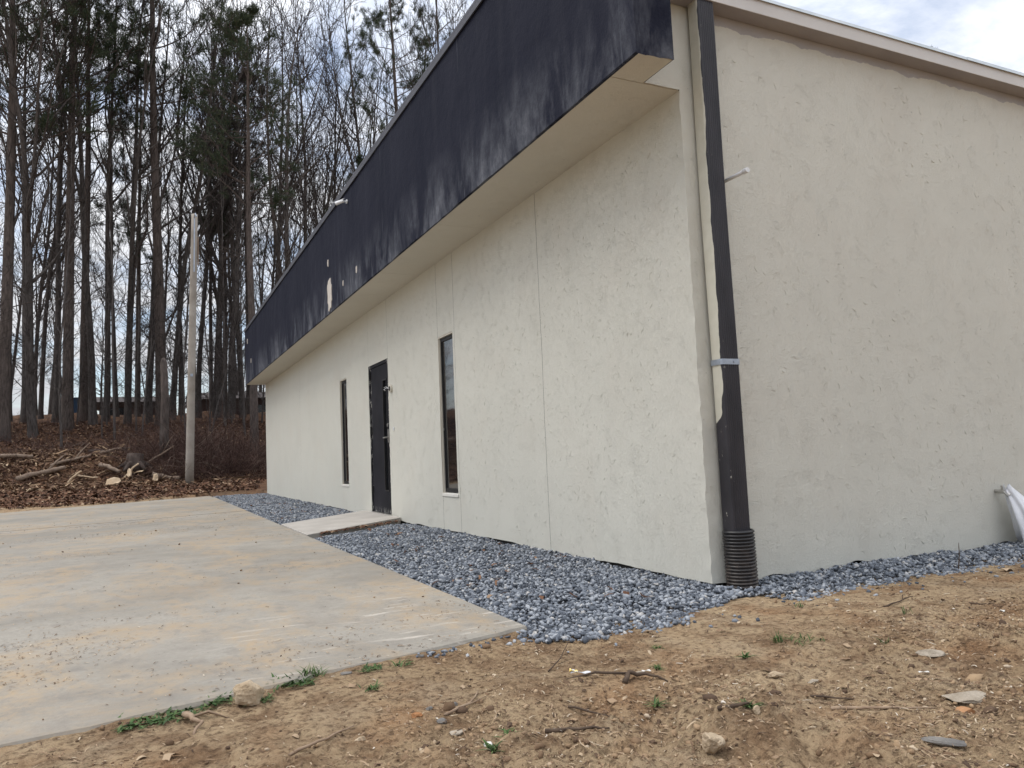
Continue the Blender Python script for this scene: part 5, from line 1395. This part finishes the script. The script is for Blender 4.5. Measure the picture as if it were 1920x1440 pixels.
def plant(meshes, Href, rref, x, y, r, H, name, label, group, rz, lean=(0, 0)):
    z = gh(x, y)
    e = empty(name, (x, y, z), rz)
    e.rotation_euler = (lean[0], lean[1], rz)
    sxy = 0.86 * r / rref; sz = H / Href
    tag(e, label, 'tree', group)
    for nm, me in zip(('trunk', 'crown'), meshes):
        o = bpy.data.objects.new(nm, me); COL.objects.link(o); o.parent = e
        k_ = sxy if nm == 'trunk' else (sz * 0.7 + sxy * 0.3)
        k_ = sz * 0.55 + sxy * 0.45
        o.scale = (k_, k_, sz)
    return e
TREES = [
 (-7.64, 29, 0.252, 'pine', 24, 0, 'thick pine trunk at the left edge of the wood', (0, 0.0)),
 (-8.46, 36, 0.13, 'bare', 20, 0, 'slim bare tree just behind the leftmost thick pine', (0, 0)),
 (-7.51, 33, 0.132, 'bare', 21, 1, 'straight bare tree second from the left edge', (0, 0)),
 (-6.80, 30, 0.193, 'bare', 20, 5, 'stout crooked bare tree bending left, third from the left edge', (0, -0.02)),
 (-6.49, 34, 0.138, 'bare', 21, 3, 'slim bare tree close beside the big left pine', (0, 0)),
 (-5.81, 31, 0.212, 'pine', 25, 0, 'big straight pine with dense crown in the left of the wood', (0, -0.012)),
 (-5.36, 33, 0.158, 'pine', 23, 1, 'pine with dark crown right of the big left pine', (0, 0)),
 (-4.95, 32, 0.177, 'bare', 21, 1, 'sturdy bare tree in front of the blue bin gap', (0, 0)),
 (-4.59, 34, 0.129, 'bare', 22, 3, 'slender upright bare tree above the short pale log', (0, 0)),
 (-3.73, 33, 0.15, 'bare', 21, 2, 'bare tree forking low above the stump', (0, 0)),
 (-3.38, 37, 0.116, 'pine', 19, 2, 'slim pine behind the low-forking tree', (0, 0)),
 (-2.87, 34, 0.156, 'bare', 20, 4, 'bare tree leaning to the left beside the tall thick pine', (0, -0.03)),
 (-2.42, 32, 0.263, 'pine', 26, 1, 'tallest thick pine left of the utility pole', (0, -0.012)),
 (-1.92, 35, 0.125, 'bare', 22, 5, 'bare tree leaning right toward the utility pole', (0, 0.03)),
 (-1.42, 38, 0.122, 'bare', 20, 0, 'straight slim tree just left of the utility pole', (0, 0)),
 (-0.65, 37, 0.133, 'bare', 20, 1, 'bare tree just right of the utility pole', (0, 0)),
 (0.18, 40, 0.101, 'bare', 19, 3, 'thin bare tree between the pole and the building, further back', (0, 0)),
 (0.21, 36, 0.118, 'bare', 21, 0, 'slender bare tree between the pole and the building', (0, 0)),
 (0.52, 34, 0.213, 'bare', 21, 4, 'stout forked bare tree left of the fascia end', (0, -0.015)),
 (1.33, 36, 0.146, 'bare', 21, 2, 'bare tree leaning left at the fascia end', (0, -0.03)),
 (0.62, 26, 0.19, 'pine', 17.5, 1, 'nearest reddish pine trunk right at the far building end', (0, -0.005)),
 (2.77, 36, 0.151, 'bare', 21, 1, 'bare tree with trunk rising just over the low fascia end', (0, 0)),
 (2.81, 31, 0.182, 'bare', 20, 2, 'dense bare tree standing closest behind the roof', (0, 0)),
 (3.93, 34, 0.133, 'bare', 22, 4, 'forked bare tree second behind the roofline', (0, 0)),
 (4.74, 36, 0.127, 'bare', 21, 5, 'crooked bare tree over the roofline left of the security camera', (0, 0)),
 (6.41, 38, 0.136, 'bare', 20, 0, 'bare tree above the security camera', (0, 0)),
 (6.59, 34, 0.166, 'pine', 13.5, 2, 'short green pine poking above the fascia right of the camera', (0, 0)),
 (9.17, 40, 0.13, 'bare', 21, 2, 'spreading bare tree behind the middle of the roofline', (0, 0)),
 (8.55, 35, 0.131, 'bare', 24, 4, 'tall forked bare tree behind the middle of the roofline', (0, 0)),
 (8.85, 33, 0.167, 'pine', 25, 1, 'tall pine with reddish trunk behind the roof', (0, 0)),
 (11.49, 38, 0.145, 'bare', 25, 1, 'tall bare tree behind the upper roofline', (0, 0)),
 (10.96, 34, 0.147, 'bare', 24, 5, 'crooked tall bare tree behind the upper roofline', (0, 0)),
 (13.86, 38, 0.149, 'bare', 25, 0, 'rightmost bare tree visible above the fascia', (0, 0)),
 (6.62, 42, 0.131, 'bare', 19, 3, 'low bare tree further back above the security camera', (0, 0)),
 (1.73, 37, 0.168, 'pine', 18.5, 3, 'bushy dark green pine between pole and fascia', (0, 0)),
 (0.75, 39, 0.131, 'pine', 17, 0, 'lower green pine left of the bushy one', (0, 0)),
]
rt = random.Random(77)
for (x, y, r, k, H, vi, lab, ln) in TREES:
    if k == 'pine': plant(PINE[vi % 4], 24.0, 0.22, x, y, r, H, 'pine_tree', lab, 'trees of the wood', rt.uniform(0, 6.28), ln)
    else: plant(BARE[vi % 6], 21.0, 0.16, x, y, r, H, 'bare_tree', lab, 'trees of the wood', rt.uniform(0, 6.28), ln)
used_ = [(t_[0], t_[1]) for t_ in TREES]
cnt = 0
for i in range(400):
    if cnt >= 40: break
    y = rt.uniform(36, 56); x = rt.uniform(-0.36 * (y + 3) + 2.0 - 0.0, 0.42 * (y + 3) - 2)
    if min((x - a) ** 2 + (y - b) ** 2 for a, b in used_) < 1.2: continue
    used_.append((x, y)); cnt += 1
    plant(BARE[rt.randrange(6)], 21.0, 0.16, x, y, rt.uniform(0.06, 0.105), rt.uniform(16, 21), 'bare_tree', 'slim bare tree in the crowded back rows of the wood', 'back rows of bare trees', rt.uniform(0, 6.28), (rt.gauss(0, 0.02), rt.gauss(0, 0.02)))
cnt = 0
for i in range(400):
    if cnt >= 60: break
    y = rt.uniform(27.5, 40); x = rt.uniform(-0.30 * (y + 3) + 0.5, 0.32 * (y + 3) - 1.5)
    if min((x - a) ** 2 + (y - b) ** 2 for a, b in used_) < 0.35: continue
    used_.append((x, y)); cnt += 1
    plant(THIN[rt.randrange(3)], 13.0, 0.06, x, y, rt.uniform(0.03, 0.06), rt.uniform(5, 14), 'sapling', 'thin bare sapling growing between the larger trunks', 'saplings of the wood', rt.uniform(0, 6.28), (rt.gauss(0, 0.06), rt.gauss(0, 0.06)))
# distant treetop just showing over the gutter line
ztop = gh(40.3, 25.0)
plant(PINE[2], 24.0, 0.22, 39.4, 25.0, 0.25, 24.1 - ztop, 'pine_tree', 'far pine whose tip just shows above the side gutter', None, 0.7)
